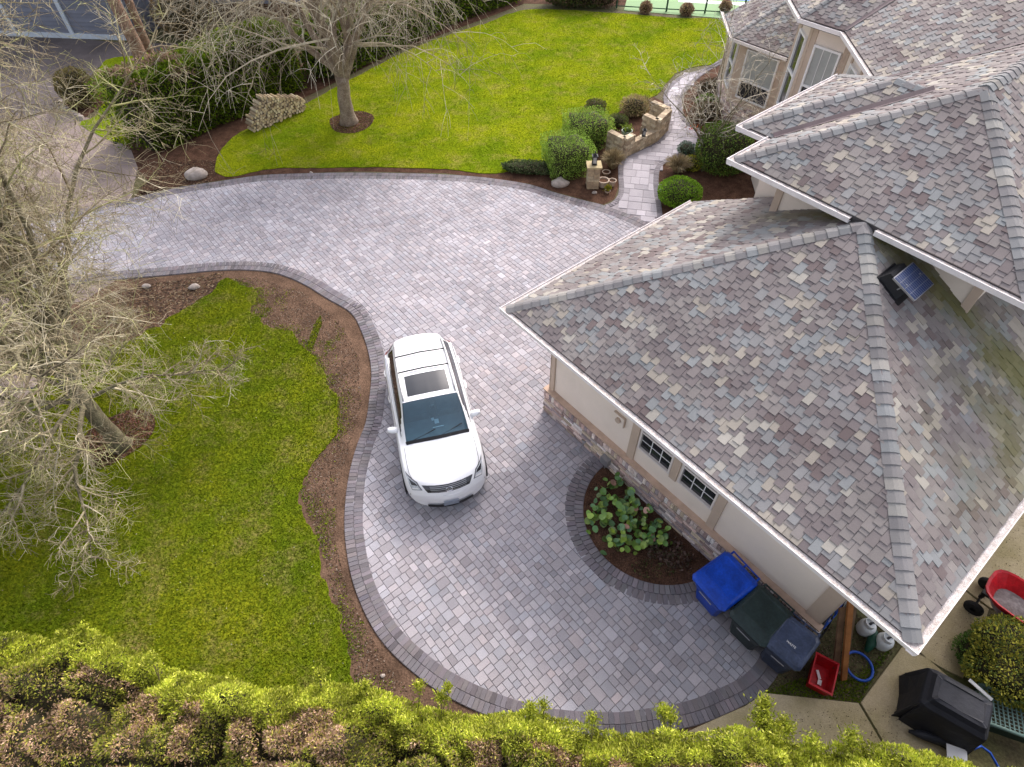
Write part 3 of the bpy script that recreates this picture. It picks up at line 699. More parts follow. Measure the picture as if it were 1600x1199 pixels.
# --- small side roof (three hips)
S1, S2, SA = (-6.8, 12.2), (-6.8, 16.1), (-4.85, 14.15); SJ = (-4.11, 14.15)
sf = [S1, (-6.06, 12.2), SJ, SA]; sl = [S1, SA, S2]; sb = [S2, SA, SJ, (-6.06, 16.1)]
d = MB(); deck(d, sf, S1, (0, 1), 6.0); deck(d, sl, S1, (1, 0), 6.0); deck(d, sb, S2, (0, -1), 6.0)
side_roof = hb(d, 'side_roof', M['deck']); mb = MB()
roof_face(mb, sf, S1, (0, 1), 6.0); roof_face(mb, sl, S1, (1, 0), 6.0); roof_face(mb, sb, S2, (0, -1), 6.0)
o = hb(mb, 'shingle_field', M['shin_a']); o.parent = side_roof; o.matrix_parent_inverse = IDM; o['kind'] = 'stuff'
sz = 6.0+RP*1.95
caps(W3(S1, 6.0), W3(SA, sz), nrm((0, 1)), nrm((1, 0)), side_roof); caps(W3(S2, 6.0), W3(SA, sz), nrm((0, -1)), nrm((1, 0)), side_roof); caps(W3(SA, sz), W3(SJ, sz), nrm((0, 1)), nrm((0, -1)), side_roof)
def strip3(mb, a, b, w, kk=.394):
    t = (b-a); t.z = 0; t.normalize(); n = Vector((-t.y, t.x, 0))*w
    up = Vector((0, 0, .036)); ue = Vector((0, 0, .036+w*kk)); mb.add([a-n+ue, a+up, a+n+ue, b+n+ue, b+up, b-n+ue], [(0, 1, 4, 5), (1, 2, 3, 4)])
d = MB(); strip3(d, W3((-6.06, 12.2), 6.0), W3(SJ, sz), .10); hb(d, 'valley_flashing', M['flash'])
# --- tall angled roof and its bay
q2 = 1/math.sqrt(2); TD = (q2, q2)
Tc = (-8.36, 18.76); Tm = (-6.06, 16.46); Td = (-9.59, 18.65); Tc2 = (-8.25, 18.65)
hd = np.array([.3827, .9239])
t1 = tuple(np.array(Tc2)+hd*7); t2 = tuple(np.array(Td)+hd*7)
tf = [Tc2, Tm, (-3.21, 17.64), (1.5, 19.6), (1.5, 24.5), t1]; tb = [Td, Tc2, t1, t2]; tl = [Td, t2, (-9.5, 27), (-13.2, 22.26)]
d = MB(); deck(d, tf, Tm, TD, 6.0); deck(d, tb, Td, (0, 1), 6.0); deck(d, tl, Td, TD, 6.0)
tall_roof = hb(d, 'tall_roof', M['deck']); mb = MB()
roof_face(mb, tf, Tm, TD, 6.0, tall_roof, 0); roof_face(mb, tb, Td, (0, 1), 6.0); roof_face(mb, tl, Td, TD, 6.0)
o = hb(mb, 'shingle_field', M['shin_a']); o.parent = tall_roof; o.matrix_parent_inverse = IDM; o['kind'] = 'stuff'
dT = MB(); strip3(dT, W3(Tc2, 6.0), W3(t1, 6.0+RP*7*.9239), .07, .22); strip3(dT, W3(Tm, 6.0), W3((-3.21, 17.64), qz), .06, .22); hb(dT, 'valley_flashing', M['flash'])
caps(W3(Td, 6.0), W3(t2, 6.0+RP*7*.9239), nrm((0, 1)), nrm(TD), tall_roof, wd=.09)
# --- lower bay roof
BE = 3.4
B1, B2, B3 = (-15.53, 23.93), (-13.94, 22.34), (-11.51, 22.34); B4 = (-11.0, 22.85)
hb1 = np.array([.3827, .9239]); hb2 = np.array([-.3827, .9239])
bx1 = tuple(np.array(B2)+hb1*2.6); bx2 = tuple(np.array(B3)+hb2*2.6)
bl = [B1, B2, bx1, (-12.9, 26.5), (-14, 26.2)]; bf = [B2, B3, bx2, bx1]; br = [B3, (-10.2, 23.65), (-10.2, 25.5), bx2]
d = MB(); deck(d, bl, B2, TD, BE); deck(d, bf, B2, (0, 1), BE); deck(d, br, B3, (-q2, q2), BE)
bay_roof = hb(d, 'bay_roof', M['deck']); mb = MB()
roof_face(mb, bl, B2, TD, BE); roof_face(mb, bf, B2, (0, 1), BE); roof_face(mb, br, B3, (-q2, q2), BE)
o = hb(mb, 'shingle_field', M['shin_a']); o.parent = bay_roof; o.matrix_parent_inverse = IDM; o['kind'] = 'stuff'
caps(W3(B2, BE), W3(bx1, BE+RP*2.6*.9239), nrm(TD), nrm((0, 1)), bay_roof, wd=.08)
# --- gutters
def do_gutter(name_segs):
    for segs, z in name_segs:
        g_, db = MB(), MB()
        for (a, b) in segs: gutter(g_, db, a[0], a[1], b[0], b[1], z)
        o = hb(g_, 'gutter', M['gutter']); o2 = hb(db, 'debris', M['debris']); o2.parent = o; o2.matrix_parent_inverse = Matrix.Identity(4)
        o2['label'] = 'leaf debris lying in the gutter trough'
e_ = .125
do_gutter([([((P1[0]-e_, P1[1]), (P2[0]+e_, P2[1]))], GE), ([((P2[0], P2[1]-e_), (gr, 17))], GE-.002), ([((gu, 12.6), (gu, P1[1]-e_))], GE-.002),
           ([((Q1[0]-e_, Q1[1]), (-3.45, Q1[1])), ((-2.95, Q1[1]), (Q2[0]+e_, Q2[1]))], QE), ([((Q1[0], 12.2), (Q1[0], Q1[1]-e_))], QE-.002), ([((Q2[0], Q2[1]-e_), (Q2[0], 22))], QE-.002),
           ([((S1[0]-e_, S1[1]), (-6.07, S1[1]))], 6.0), ([((S1[0], S2[1]), (S1[0], S1[1]-e_))], 5.998),
           ([(Tc2, Tm)], 6.0), ([((Td[0]-.05, Td[1]), (Tc2[0], Tc2[1]))], 5.998), ([((-12.6, 21.66), Td)], 6.0),
           ([((B1[0]-.3, B1[1]+.3), B2)], BE), ([((B2[0]-.05, B2[1]), B3)], BE-.002), ([(B3, B4)], BE)])
# --- walls (boxes in the house frame)
RH = Matrix.Rotation(HPSI, 3, 'Z')
def ubox(mb, u0, u1, v0, v1, z0, z1, tint=(1, 1, 1), mi=0):
    mb.box(W((u0+u1)/2, (v0+v1)/2, (z0+z1)/2), (u1-u0, v1-v0, z1-z0), RH, tint, mi)
def wallpoly(mb, pts, z0, z1): mb.prism(ccw([tuple(W(*p)[:2]) for p in pts]), z0, z1)
# garage shell: front wall split around the window openings
gw = MB(); WT = .2; zt = 3.31
wins = [(-4.24, -3.33), (-3.10, -2.20)]; wz0, wz1 = 1.33, 2.66
us_ = [-7.04, wins[0][0], wins[0][1], wins[1][0], wins[1][1], .5]
for a, b in ((0, 1), (2, 3), (4, 5)): ubox(gw, us_[a], us_[b], 7.03, 7.03+WT, 0, zt)
for a, b in wins: ubox(gw, a, b, 7.03, 7.03+WT, 0, wz0); ubox(gw, a, b, 7.03, 7.03+WT, wz1, zt)
hb(gw, 'garage_front_wall', M['stucco'])
gw = MB(); ubox(gw, -7.04, -7.04+WT, 7.03+WT, 12.4, 0, zt); hb(gw, 'garage_side_wall', M['stucco'])
gw = MB(); ubox(gw, .5-WT, .5, 7.03+WT, 17, 0, zt); hb(gw, 'garage_side_wall', M['stucco'])
gw = MB(); ubox(gw, -5.3, -1.12, 11.68, 11.88, 3.6, 5.9); ubox(gw, -5.3, -5.1, 11.88, 16.5, 0, 5.9); ubox(gw, -1.32, -1.12, 11.88, 22, 3.2, 5.9); hb(gw, 'upper_wall', M['stucco'])
gw = MB(); ubox(gw, -6.3, -5.3, 12.7, 15.6, 0, 5.9); hb(gw, 'upper_wall', M['stucco'])
# trims at corners of the upper box and garage
for c_ in (-5.34, -1.24):
    tr = MB(); ubox(tr, c_, c_+.16, 11.64, 11.70, 4.2, 5.88); hb(tr, 'corner_trim', M['trim'])
tr = MB(); ubox(tr, -7.07, -6.93, 6.985, 7.03, .8, zt); ubox(tr, -7.08, -7.04, 6.985, 7.15, .8, zt); hb(tr, 'corner_trim', M['trim'])
tr = MB(); ubox(tr, .22, .53, 6.985, 7.03, .72, zt); ubox(tr, .5, .54, 6.985, 7.3, .72, zt); hb(tr, 'corner_trim', M['trim'])
tr = MB(); ubox(tr, -7.07, .53, 6.985, 7.03, 3.16, 3.31); ubox(tr, -4.46, -4.26, 6.99, 7.03, .8, 3.16); ubox(tr, -2.18, -1.99, 6.99, 7.03, .8, 3.16); ubox(tr, -3.31, -3.13, 6.99, 7.03, 1.3, 3.16); hb(tr, 'wall_trim', M['trim'])
# soffits
sf_ = MB()
for (u0, u1, v0, v1, z) in [(-7.8, 1.41, 6.27, 7.03, GE-.12), (-7.8, -7.04, 7.03, 12.5, GE-.122), (.5, 1.41, 7.03, 17, GE-.122), (-6.05, -.37, 10.92, 11.68, QE-.12), (-6.05, -5.3, 11.68, 12.7, QE-.122), (-1.12, -.37, 11.68, 22, QE-.122), (-6.79, -5.3, 12.21, 12.7, 5.87), (-6.79, -6.3, 12.7, 16.0, 5.87)]:
    ubox(sf_, u0, u1, v0, v1, z-.02, z)
hb(sf_, 'soffit', M['soffit'])
# windows
def window(c0, c1, z0, z1, org, dirv, outn, proud=0., rail=.5, cols=3, rows=2, blind=False, frame_m='white', fw=.055, mun=True, top_cols=3):
    """dirv unit along wall (world), outn outward (world), org: world point at s=0,z=0"""
    w = MB(); zr = z0+(z1-z0)*rail; org = org+outn*proud
    Mx = Matrix((dirv, outn, Vector((0, 0, 1)))).transposed()
    def bx(m, s0, s1, a, b, o0, o1): m.box(org+dirv*(s0+s1)/2+outn*(o0+o1)/2+Vector((0, 0, (a+b)/2)), (s1-s0, o1-o0, b-a), Mx)
    for s0, s1, a, b in ((c0, c0+fw, z0, z1), (c1-fw, c1, z0, z1), (c0+fw, c1-fw, z0, z0+fw), (c0+fw, c1-fw, z1-fw, z1), (c0+fw, c1-fw, zr-fw*.5, zr+fw*.5)): bx(w, s0, s1, a, b, -.06, .02)
    win = hb(w, 'window', M[frame_m])
    def child(m, nm, mt):
        o = m.build(nm, mt); o.parent = win; return o
    for a, b, mt in ((z0+fw, zr-fw*.5, 'glass'), (zr+fw*.5, z1-fw, 'blind' if blind else 'glass')):
        g_ = MB(); bx(g_, c0+fw, c1-fw, a, b, -.05, -.04); child(g_, 'pane', M[mt])
    if mun:
        m = MB()
        for k in range(1, cols):
            s = c0+fw+(c1-c0-2*fw)*k/cols; bx(m, s-.009, s+.009, z0+fw, zr-fw*.5, -.038, -.03)
            bx(m, s-.009, s+.009, zr+fw*.5, z1-fw, -.038, -.022)
        zz = (z0+zr)/2; bx(m, c0+fw, c1-fw, zz-.009, zz+.009, -.034, -.028); child(m, 'muntin', M['white'])
    return win
dU = W(1, 0, 0); dV = W(0, 1, 0)
for a, b in wins: window(a, b, wz0, wz1, W(0, 7.03, 0), dU, -dV, rail=.46, frame_m='vinyl', fw=.045)
# stone base: stacked bricks with a soldier course
def brickcol():
    c = rnd.choice([(.36, .27, .235), (.30, .215, .19), (.42, .345, .31), (.25, .185, .17), (.34, .28, .21), (.24, .20, .205), (.46, .40, .37)]); g = rnd.uniform(1.1, 2.1); return (min(c[0]*g,.8), min(c[1]*g,.75), min(c[2]*g,.72))
base = MB(); ubox(base, -7.14, .56, 6.90, 7.03, 0, .77); ubox(base, -7.14, -7.04, 7.03, 7.6, 0, .77); base_o = hb(base, 'stone_base', M['mortar'])
shk = {}
def brick(u, v, z, lu, lv, lz, parent, name='brick'):
    key = (round(lu, 2), round(lv, 2), round(lz, 2))
    if key not in shk:
        q = MB(); q.box((0, 0, 0), (lu, lv, lz)); o = q.build(name, M['brick_o']); shk[key] = o.data
    else: o = link(bpy.data.objects.new(name, shk[key]))
    o.location = W(u, v, z); o.rotation_euler.z = HPSI; o.color = (*brickcol(), 1); o.parent = parent; o.matrix_parent_inverse = IDM
z = .045; r = 0
while z < .56:
    u = -7.14+rnd.random()*.1
    while u < .5:
        l = rnd.choice([.2, .24, .3, .36]); l = min(l, .57-u)
        if l < .08: break
        brick(u+l/2, 6.89-rnd.choice([0, .008, .018]), z, l-.012, .07, .068, base_o); u += l
    z += .08; r += 1
u = -7.12
while u < .53: brick(u+.045, 6.89-rnd.choice([0, .008]), .68, .078, .07, .16, base_o); u += .09
sb_ = MB(); ubox(sb_, -7.18, .6, 6.87, 7.03, .775, .81); ubox(sb_, -7.18, -7.04, 7.03, 7.6, .775, .81); hb(sb_, 'sill_band', M['sill'])
# wall vent and service fittings
v_ = MB(); ubox(v_, -4.98, -4.70, 6.985, 7.03, 1.62, 1.90); vo = hb(v_, 'wall_vent', M['stucco'])
v_ = MB(); v_.tube([W(-4.84, 7.0, 1.76), W(-4.84, 6.93, 1.76)], .07, 14); o = v_.build('vent_hood', M['trim']); o.parent = vo
v_ = MB(); ubox(v_, -5.0, -4.68, 6.97, 7.03, 1.905, 1.925); ubox(v_, -4.69, -4.67, 6.97, 7.03, 1.62, 1.905); o = v_.build('vent_edge', M['trim']); o.parent = vo
v_ = MB(); ubox(v_, -4.95, -4.72, 6.72, 6.85, .22, .45); v_.tube([W(-4.83, 6.8, .22), W(-4.83, 6.8, 0)], .02, 8); hb(v_, 'service_box', M['greymetal'])
v_ = MB(); v_.tube([W(-5.55, 6.86, .3), W(-5.55, 6.74, .3), W(-5.55, 6.72, .22)], .018, 8); v_.tube([W(-5.6, 6.76, .34), W(-5.5, 6.76, .34)], .02, 8); v_.tube([W(-5.55, 6.72, .22), W(-5.58, 6.68, .05), W(-5.45, 6.62, .02)], .013, 8); hb(v_, 'tap', M['greymetal'])
v_ = MB(); v_.box(W(-7.55, 7.4, GE-.22), (.1, .1, .16), RH); hb(v_, 'eave_lamp', M['black'])
# --- upper bay walls (angled)
def uvwall(mb, a, b, z0, z1, th=.15):    # wall between plan points a,b; body lies to the left of travel
    a = np.array(a, float); b = np.array(b, float); t = (b-a)/np.linalg.norm(b-a); n = np.array([-t[1], t[0]])
    wallpoly(mb, [a, b, b+n*th, a+n*th], z0, z1)
w1, w2, w3, w4 = (-10.35, 20.15), (-9.35, 19.15), (-8.15, 19.15), (-5.6, 16.6)
d = MB(); uvwall(d, (-10.35, 24), w1, 0, 5.9); uvwall(d, w1, w2, 0, 5.9); uvwall(d, w2, w3, 0, 5.9); uvwall(d, w3, w4, 0, 5.9); hb(d, 'bay_wall', M['stucco'])
d = MB()
for a, b in (((-12.6, 21.66), (-9.59, 18.65)),): wallpoly(d, [a, b, (-9.35, 19.6), (-11.6, 22.2)], 5.86, 5.88)
wallpoly(d, [Td, Tc2, (-8.2, 19.3), (-9.4, 19.3)], 5.862, 5.882); wallpoly(d, [Tc2, Tm, (-5.6, 17.0), (-7.9, 19.3)], 5.858, 5.878); hb(d, 'soffit', M['soffit'])
def unit2(a, b):
    t = np.array(b, float)-np.array(a, float); L_ = np.linalg.norm(t); t /= L_; return t, L_
def window_on(a, b, s0, s1, z0, z1, **k):
    t, L_ = unit2(a, b); dv = W(t[0], t[1], 0); ov = W(t[1], -t[0], 0); return window(s0, s1, z0, z1, W(a[0], a[1], 0), dv, ov, proud=.065, **k)
window_on(w1, w2, .35, 1.12, 3.0, 5.3, rail=.5, blind=False, mun=False, fw=.06)
window_on(w2, w3, .18, 1.05, 3.0, 5.3, rail=.5, blind=True, cols=3, rows=2, fw=.06, mun=True)
window_on(w3, w4, .6, 1.3, 3.0, 5.3, rail=.5, mun=False, blind=True, fw=.06)
d = MB()
def trim_on(a, b, s0, s1, z0, z1, th=.03):
    t, L_ = unit2(a, b); p = np.array(a)+t*s0; q = np.array(a)+t*s1; n = np.array([t[1], -t[0]])*th
    wallpoly(d, [p, q, q+n, p+n], z0, z1)
for a, b, s in ((w1, w2, ((0, .3), (1.16, 1.40))), (w2, w3, ((0, .15), (1.08, 1.2))), (w3, w4, ((0, .15), (.45, .57), (1.33, 1.45)))):
    for s0, s1 in s: trim_on(a, b, s0, s1, 2.4, 5.86)
hb(d, 'wall_trim', M['trim'])
# lower bay
c1, c2, c3, c4 = (-15.6, 24.6), (-13.75, 22.75), (-11.7, 22.75), (-11.0, 23.45)
d = MB(); uvwall(d, c1, c2, 0, 3.3); uvwall(d, c2, c3, 0, 3.3); uvwall(d, c3, c4, 0, 3.3); hb(d, 'bay_wall', M['trim'])
window_on(c1, c2, 1.45, 2.35, 1.3, 3.0, rail=.5, mun=False, fw=.05)
window_on(c2, c3, .35, 1.75, 1.25, 3.05, rail=.38, blind=True, mun=False, fw=.05)
d = MB(); uvwall(d, np.array(c1)+.0, c2, 0, .95, .02); bq = MB()
def brick_rows(a, b, n0=.03):
    t, L_ = unit2(a, b); n = np.array([t[1], -t[0]]); z = .05; r = 0
    while z < .98:
        s = 0 if r % 2 else -.1
        while s < L_:
            p = np.array(a)+t*(s+.1)+n*n0; q0 = max(s, 0); q1 = min(s+.2, L_)
            if q1-q0 > .05:
                p0 = np.array(a)+t*(q0+.005); p1 = np.array(a)+t*(q1-.005)
                wq = [p0, p1, p1+n*n0, p0+n*n0]; bq.prism(ccw([tuple(W(*x)[:2]) for x in wq]), z-.032, z+.032, brickcol())
            s += .2
        z += .075; r += 1
brick_rows(c1, c2); brick_rows(c2, c3); o = hb(bq, 'brick_base', M['brick']); o['kind'] = 'stuff'
# --- solar roof fans
def fan(u, v, side, label):
    z = GE+RP*(gr-u) if side == 'g' else QE+RP*(Q2[0]-u)
    n = nrm((-1, 0)); t = W(-1, 0, 0); t.z = RP; t.normalize(); s = t.cross(n)
    root = empty('solar_roof_fan', W(u, v, z+.01), label, 'roof vent', 'solar attic fans'); root.scale = (1.15, 1.15, 1.15)
    Mx = Matrix((s, t, n)).transposed().to_4x4(); root.rotation_mode = 'QUATERNION'; root.rotation_quaternion = Mx.to_quaternion()
    b = MB(); b.box((0, 0, .012), (.52, .54, .02)); b.box((0, .03, .10), (.46, .42, .16), taper=.85); b.build('fan_housing', M['black'], root)
    b = MB(); T = Matrix.Rotation(math.radians(-7), 3, 'X'); b.box((0.0, -.08, .25), (.58, .45, .03), T); pn = b.build('panel_frame', M['greymetal'], root)
    b = MB(); b.box(T @ Vector((0, 0, .017))+Vector((0, -.08, .25)), (.555, .425, .006), T); b.build('solar_cells', mat('solar_cell', (.008, .026, .095), .3, None, .2, 6, spec=.6), pn)
    b = MB()
    for k in range(1, 12): b.box(T @ Vector((-.278+.555*k/12, 0, .0215))+Vector((0, -.08, .25)), (.004, .425, .002), T)
    for k in range(1, 4): b.box(T @ Vector((0, -.212+.425*k/4, .0212))+Vector((0, -.08, .25)), (.555, .005, .002), T)
    b.build('cell_lines', M['greymetal'], pn)
    b = MB()
    for sx in (-.2, .2): b.box((sx, -.05, .18), (.02, .02, .2))
    b.build('bracket', M['greymetal'], root)
fan(-2.15, 10.55, 'g', 'black roof fan with blue solar panel on the garage roof beneath the upper wall')
fan(-1.55, 14.35, 'q', 'roof fan with blue panel at the right edge of the photo on the upper roof')
# ================================================================== CAR
def make_car():
    fm = G(705, 783, .35); hd_ = np.array([.245, -.9695]); L0 = 4.72
    root = empty('parked_car', (0, 0, 0), 'white five-door SUV with roof rails and a sunroof parked on the paver driveway', 'car')
    rows = [ # x, sweep, [(y,z)*10] from sill to centre line
     (0.00, .34, [(.50, .25), (.72, .29), (.80, .40), (.81, .50), (.79, .58), (.74, .62), (.60, .66), (.44, .69), (.22, .70), (0, .70)]),
     (0.07, .34, [(.60, .22), (.82, .27), (.885, .44), (.885, .58), (.85, .68), (.80, .73), (.66, .79), (.48, .83), (.24, .85), (0, .855)]),
     (0.25, .30, [(.62, .20), (.88, .26), (.925, .5), (.92, .70), (.88, .81), (.82, .86), (.69, .91), (.5, .945), (.25, .96), (0, .965)]),
     (0.70, .12, [(.62, .20), (.90, .26), (.945, .5), (.945, .74), (.90, .90), (.83, .945), (.70, .985), (.5, 1.02), (.25, 1.04), (0, 1.045)]),
     (1.12, .10, [(.62, .20), (.90, .26), (.945, .5), (.945, .76), (.90, .96), (.83, 1.0), (.71, 1.04), (.5, 1.085), (.25, 1.105), (0, 1.11)]),
     (1.27, .12, [(.62, .20), (.90, .26), (.94, .5), (.94, .78), (.90, .98), (.835, 1.03), (.745, 1.08), (.6, 1.13), (.3, 1.17), (0, 1.185)]),
     (1.68, .10, [(.62, .20), (.90, .26), (.94, .5), (.94, .80), (.90, 1.01), (.84, 1.06), (.715, 1.32), (.62, 1.37), (.3, 1.41), (0, 1.42)]),
     (2.08, .07, [(.62, .20), (.90, .26), (.94, .5), (.94, .82), (.90, 1.03), (.845, 1.08), (.665, 1.53), (.58, 1.585), (.3, 1.62), (0, 1.63)]),
     (2.65, .00, [(.62, .20), (.90, .26), (.94, .5), (.94, .84), (.90, 1.05), (.845, 1.10), (.655, 1.59), (.57, 1.645), (.3, 1.675), (0, 1.68)]),
     (3.40, .00, [(.62, .20), (.90, .26), (.945, .5), (.945, .86), (.90, 1.07), (.84, 1.12), (.635, 1.575), (.55, 1.63), (.3, 1.655), (0, 1.66)]),
     (4.02, -.04, [(.62, .20), (.90, .26), (.945, .5), (.94, .88), (.885, 1.09), (.82, 1.14), (.61, 1.50), (.53, 1.56), (.3, 1.59), (0, 1.60)]),
     (4.30, -.10, [(.62, .22), (.88, .28), (.93, .5), (.925, .88), (.865, 1.08), (.80, 1.13), (.60, 1.40), (.52, 1.46), (.3, 1.51), (0, 1.525)]),
     (4.55, -.22, [(.60, .25), (.85, .32), (.90, .5), (.90, .85), (.84, 1.00), (.77, 1.04), (.62, 1.12), (.5, 1.16), (.25, 1.18), (0, 1.185)]),
     (4.70, -.26, [(.55, .30), (.80, .36), (.86, .5), (.86, .72), (.80, .80), (.74, .83), (.6, .86), (.45, .88), (.22, .89), (0, .89)]),
     (4.76, -.28, [(.50, .36), (.70, .40), (.78, .48), (.78, .56), (.74, .60), (.68, .62), (.5, .63), (.38, .64), (.2, .64), (0, .64)])]
    SUB = 8; A = np.array([[(r[0], q[0], q[1]) for q in r[2]] for r in rows], float)
    for i, r in enumerate(rows):
        for j, q in enumerate(r[2]): A[i, j, 0] += r[1]*(q[0]/.9)**2
    def cr(A, n, ax):
        A = np.moveaxis(A, ax, 0); m = len(A); out = []
        for i in range(m-1):
            p0, p1, p2, p3_ = A[max(i-1, 0)], A[i], A[i+1], A[min(i+2, m-1)]
            for k in range(n):
                t = k/n; c = .5*((2*p1)+(-p0+p2)*t+(2*p0-5*p1+4*p2-p3_)*t*t+(-p0+3*p1-3*p2+p3_)*t**3)
                lin = p1+(p2-p1)*t; out.append(c*.75+lin*.25)
        out.append(A[-1]); return np.moveaxis(np.array(out), 0, ax)
    D = cr(cr(A, SUB, 0), 6, 1); ni, nj = D.shape[:2]; SJ_ = 6
    full = np.concatenate([D*np.array([1, -1, 1]), D[:, -2::-1]], 1); nf = full.shape[1]
    # toward local frame: x forward = -station
    xs = full.copy(); xs[..., 0] = L0/2-full[..., 0]; V = xs.reshape(-1, 3)
    # normals for insets
    du = np.gradient(xs, axis=0); dv = np.gradient(xs, axis=1); nr = np.cross(dv, du); nr /= np.linalg.norm(nr, axis=2, keepdims=True)+1e-9
    nr[np.isnan(nr)] = 0
    if nr[ni//2, nf//2, 2] < 0: nr = -nr
    def region(i, j):
        si = (i+.5)/SUB; jj = j if j < nj-1 else (2*(nj-1)-1-j); sj = (jj+.5)/SJ_
        if 5.0 < si < 7.0 and sj > 6.1: return 'windscreen'
        if 7.22 < si < 8.25 and sj > 7.35: return 'sunroof'
        if 5.35 < si < 10.45 and 5.2 < sj < 5.88-.0*(si) and (si > 5.35+(sj-5.2)*1.9) and (si < 10.6-(sj-5.2)*.9): return 'side_window'
        if 11.05 < si < 11.9 and sj > 6.4: return 'rear_window'
        return 'body'
    regs = {}
    for i in range(ni-1):
        for j in range(nf-1):
            r = region(i, j)
            if r == 'side_window': r += '_l' if j < nj-1 else '_r'
            regs.setdefault(r, []).append((i, j))
    Vn = nr.reshape(-1, 3)
    glass = bpy.data.materials.new('car_glass'); glass.use_nodes = True
    gn = glass.node_tree; gb = gn.nodes['Principled BSDF']; gb.inputs['Base Color'].default_value = (.095, .175, .235, 1); gb.inputs['Roughness'].default_value = .03; gb.inputs['Specular IOR Level'].default_value = .9; gb.inputs['IOR'].default_value = 1.7  # blue base colour stands in for sky reflected in the windscreen
    tr_ = gn.nodes.new('ShaderNodeBsdfTransparent'); tr_.inputs[0].default_value = (.50, .74, .86, 1); mxs = gn.nodes.new('ShaderNodeMixShader'); mxs.inputs[0].default_value = .62
    gn.links.new(gb.outputs[0], mxs.inputs[1]); gn.links.new(tr_.outputs[0], mxs.inputs[2]); gn.links.new(mxs.outputs[0], gn.nodes['Material Output'].inputs[0])
    tint_ = mat('tinted_glass', (.012, .014, .018), .05, None, .1, 2, spec=.9)
    out = {}
    for r, cells in regs.items():
        used = {}; vs = []; fs = []; off = 0 if r == 'body' else -.006
        for (i, j) in cells:
            f = []
            for (a, b) in ((i, j), (i+1, j), (i+1, j+1), (i, j+1)):
                k = a*nf+b
                if k not in used: used[k] = len(vs); vs.append(V[k]+Vn[k]*off)
                f.append(used[k])
            fs.append(tuple(f))
        m = MB(); m.add(vs, fs); nm = r.replace('_l', '').replace('_r', '') if r.startswith('side') else r
        nm = 'side_window' if r.startswith('side') else r
        out[r] = m.build(nm, M['car'] if r == 'body' else (glass if r == 'windscreen' else tint_), root, smooth=True)
    for row_, sw, x0, nm in ((D[0], .34, 0., 'front_bumper'), (D[-1], -.28, 4.76, 'rear_bumper')):
        m = MB(); vs = []; K = 14
        for j in range(nj):
            y_, z_ = row_[j, 1], row_[j, 2]
            for k in range(-K, K+1):
                yy_ = y_*k/K; bul = (.035 if z_ > .42 else -.02)*(1-abs(k)/K)*min(1, (z_-.25)*6 if z_ < .45 else (.70-z_)*7+.3)
                xx = x0+sw*(yy_/.9)**2-(bul if sw > 0 else -bul); vs.append((L0/2-xx, yy_, z_))
        w_ = 2*K+1; m.add(vs, [(j*w_+k, (j+1)*w_+k, (j+1)*w_+k+1, j*w_+k+1) for j in range(nj-1) for k in range(2*K)]); m.build(nm, M['car'], root, smooth=True)
    m = MB(); vs = []
    for z_ in (.27, .37):
        for k in range(-10, 11): y_ = .52*k/10; vs.append((L0/2-(.34*(y_/.9)**2)+.03, y_, z_))
    m.add(vs, [(k, k+1, 22+k, 21+k) for k in range(20)]); m.build('lower_intake', M['black'], root)
    def surf(x, y):     # top height of the shell at local x,y
        si = np.argmin(np.abs(xs[:, nj-1, 0]-x)); row = xs[si]; half = row[:nj] if y <= 0 else row[nj-1:]
        up = half[(np.abs(half[:, 1]) < .86)]; k = np.argmin(np.abs(up[:, 1]-y)); return up[k, 2]
    body = out['body']
    X = lambda s: L0/2-s
    # dark interior: dash, seats
    m = MB(); m.box((X(1.62), 0, 1.02), (.6, 1.45, .10)); m.box((X(3.0), 0, .62), (3.0, 1.5, .1)); 
    for sy in (-.38, .38): m.box((X(2.35), sy, .95), (.5, .5, .25)); m.box((X(2.65), sy, 1.15), (.16, .48, .5)); m.box((X(2.68), sy, 1.45), (.1, .25, .15))
    m.box((X(3.4), 0, 1.1), (.2, 1.3, .5)); m.build('interior', mat('car_interior', (.10, .115, .12), .8, None, .2, 5), root)
    m = MB(); m.box((X(1.78), .05, 1.09), (.13, .10, .004)); m.box((X(1.62), .06, 1.085), (.02, .26, .004)); m.box((X(1.86), -.03, 1.09), (.08, .06, .004)); o = m.build('paper', M['white'], root); o['label'] = 'white paper lying on the dashboard'
    m = MB(); m.lathe([(0, 0), (.05, .0), (.05, .08), (0, .09)], (X(1.95), 0, 1.44), 10); m.build('inside_mirror', M['black'], root)
    # roof rails and cross bars
    for sy in (-1, 1):
        m = MB(); pts = [(X(s), sy*(.61 if s < 3.9 else .585), surf(X(s), sy*.6)+dz) for s, dz in ((2.15, .0), (2.3, .04), (2.8, .045), (3.4, .045), (3.9, .045), (4.05, .0))]; m.tube(pts, .018, 8); m.build('roof_rail', M['greymetal'], root, smooth=True)
    for s in (2.95, 3.50):
        m = MB(); m.tube([(X(s), -.60, surf(X(s), -.6)+.06), (X(s), 0, surf(X(s), 0)+.05), (X(s), .60, surf(X(s), .6)+.06)], .017, 8); m.build('cross_bar', M['black'], root, smooth=True)
    # seams: bonnet shut line, door lines as thin dark strips just proud of the skin
    def strip(pts, w, name, mt, lift=.003):
        m = MB(); m.tube([(p[0], p[1], p[2]+lift) for p in pts], w, 4, cap=False); m.build(name, mt, root)
    gm_ = mat('shut_line', (.12, .12, .13), .6)
    def hood(s, y): return (X(s), y, surf(X(s), y))
    for sy in (-1, 1):
        strip([(X(.25+.28*.7), sy*.74, surf(X(.30), sy*.72)+.0), (X(.62), sy*.79, surf(X(.55), sy*.79)), (X(.95), sy*.80, surf(X(.85), sy*.80)), (X(1.28), sy*.79, surf(X(1.17), sy*.79))], .006, 'bonnet_line', gm_)
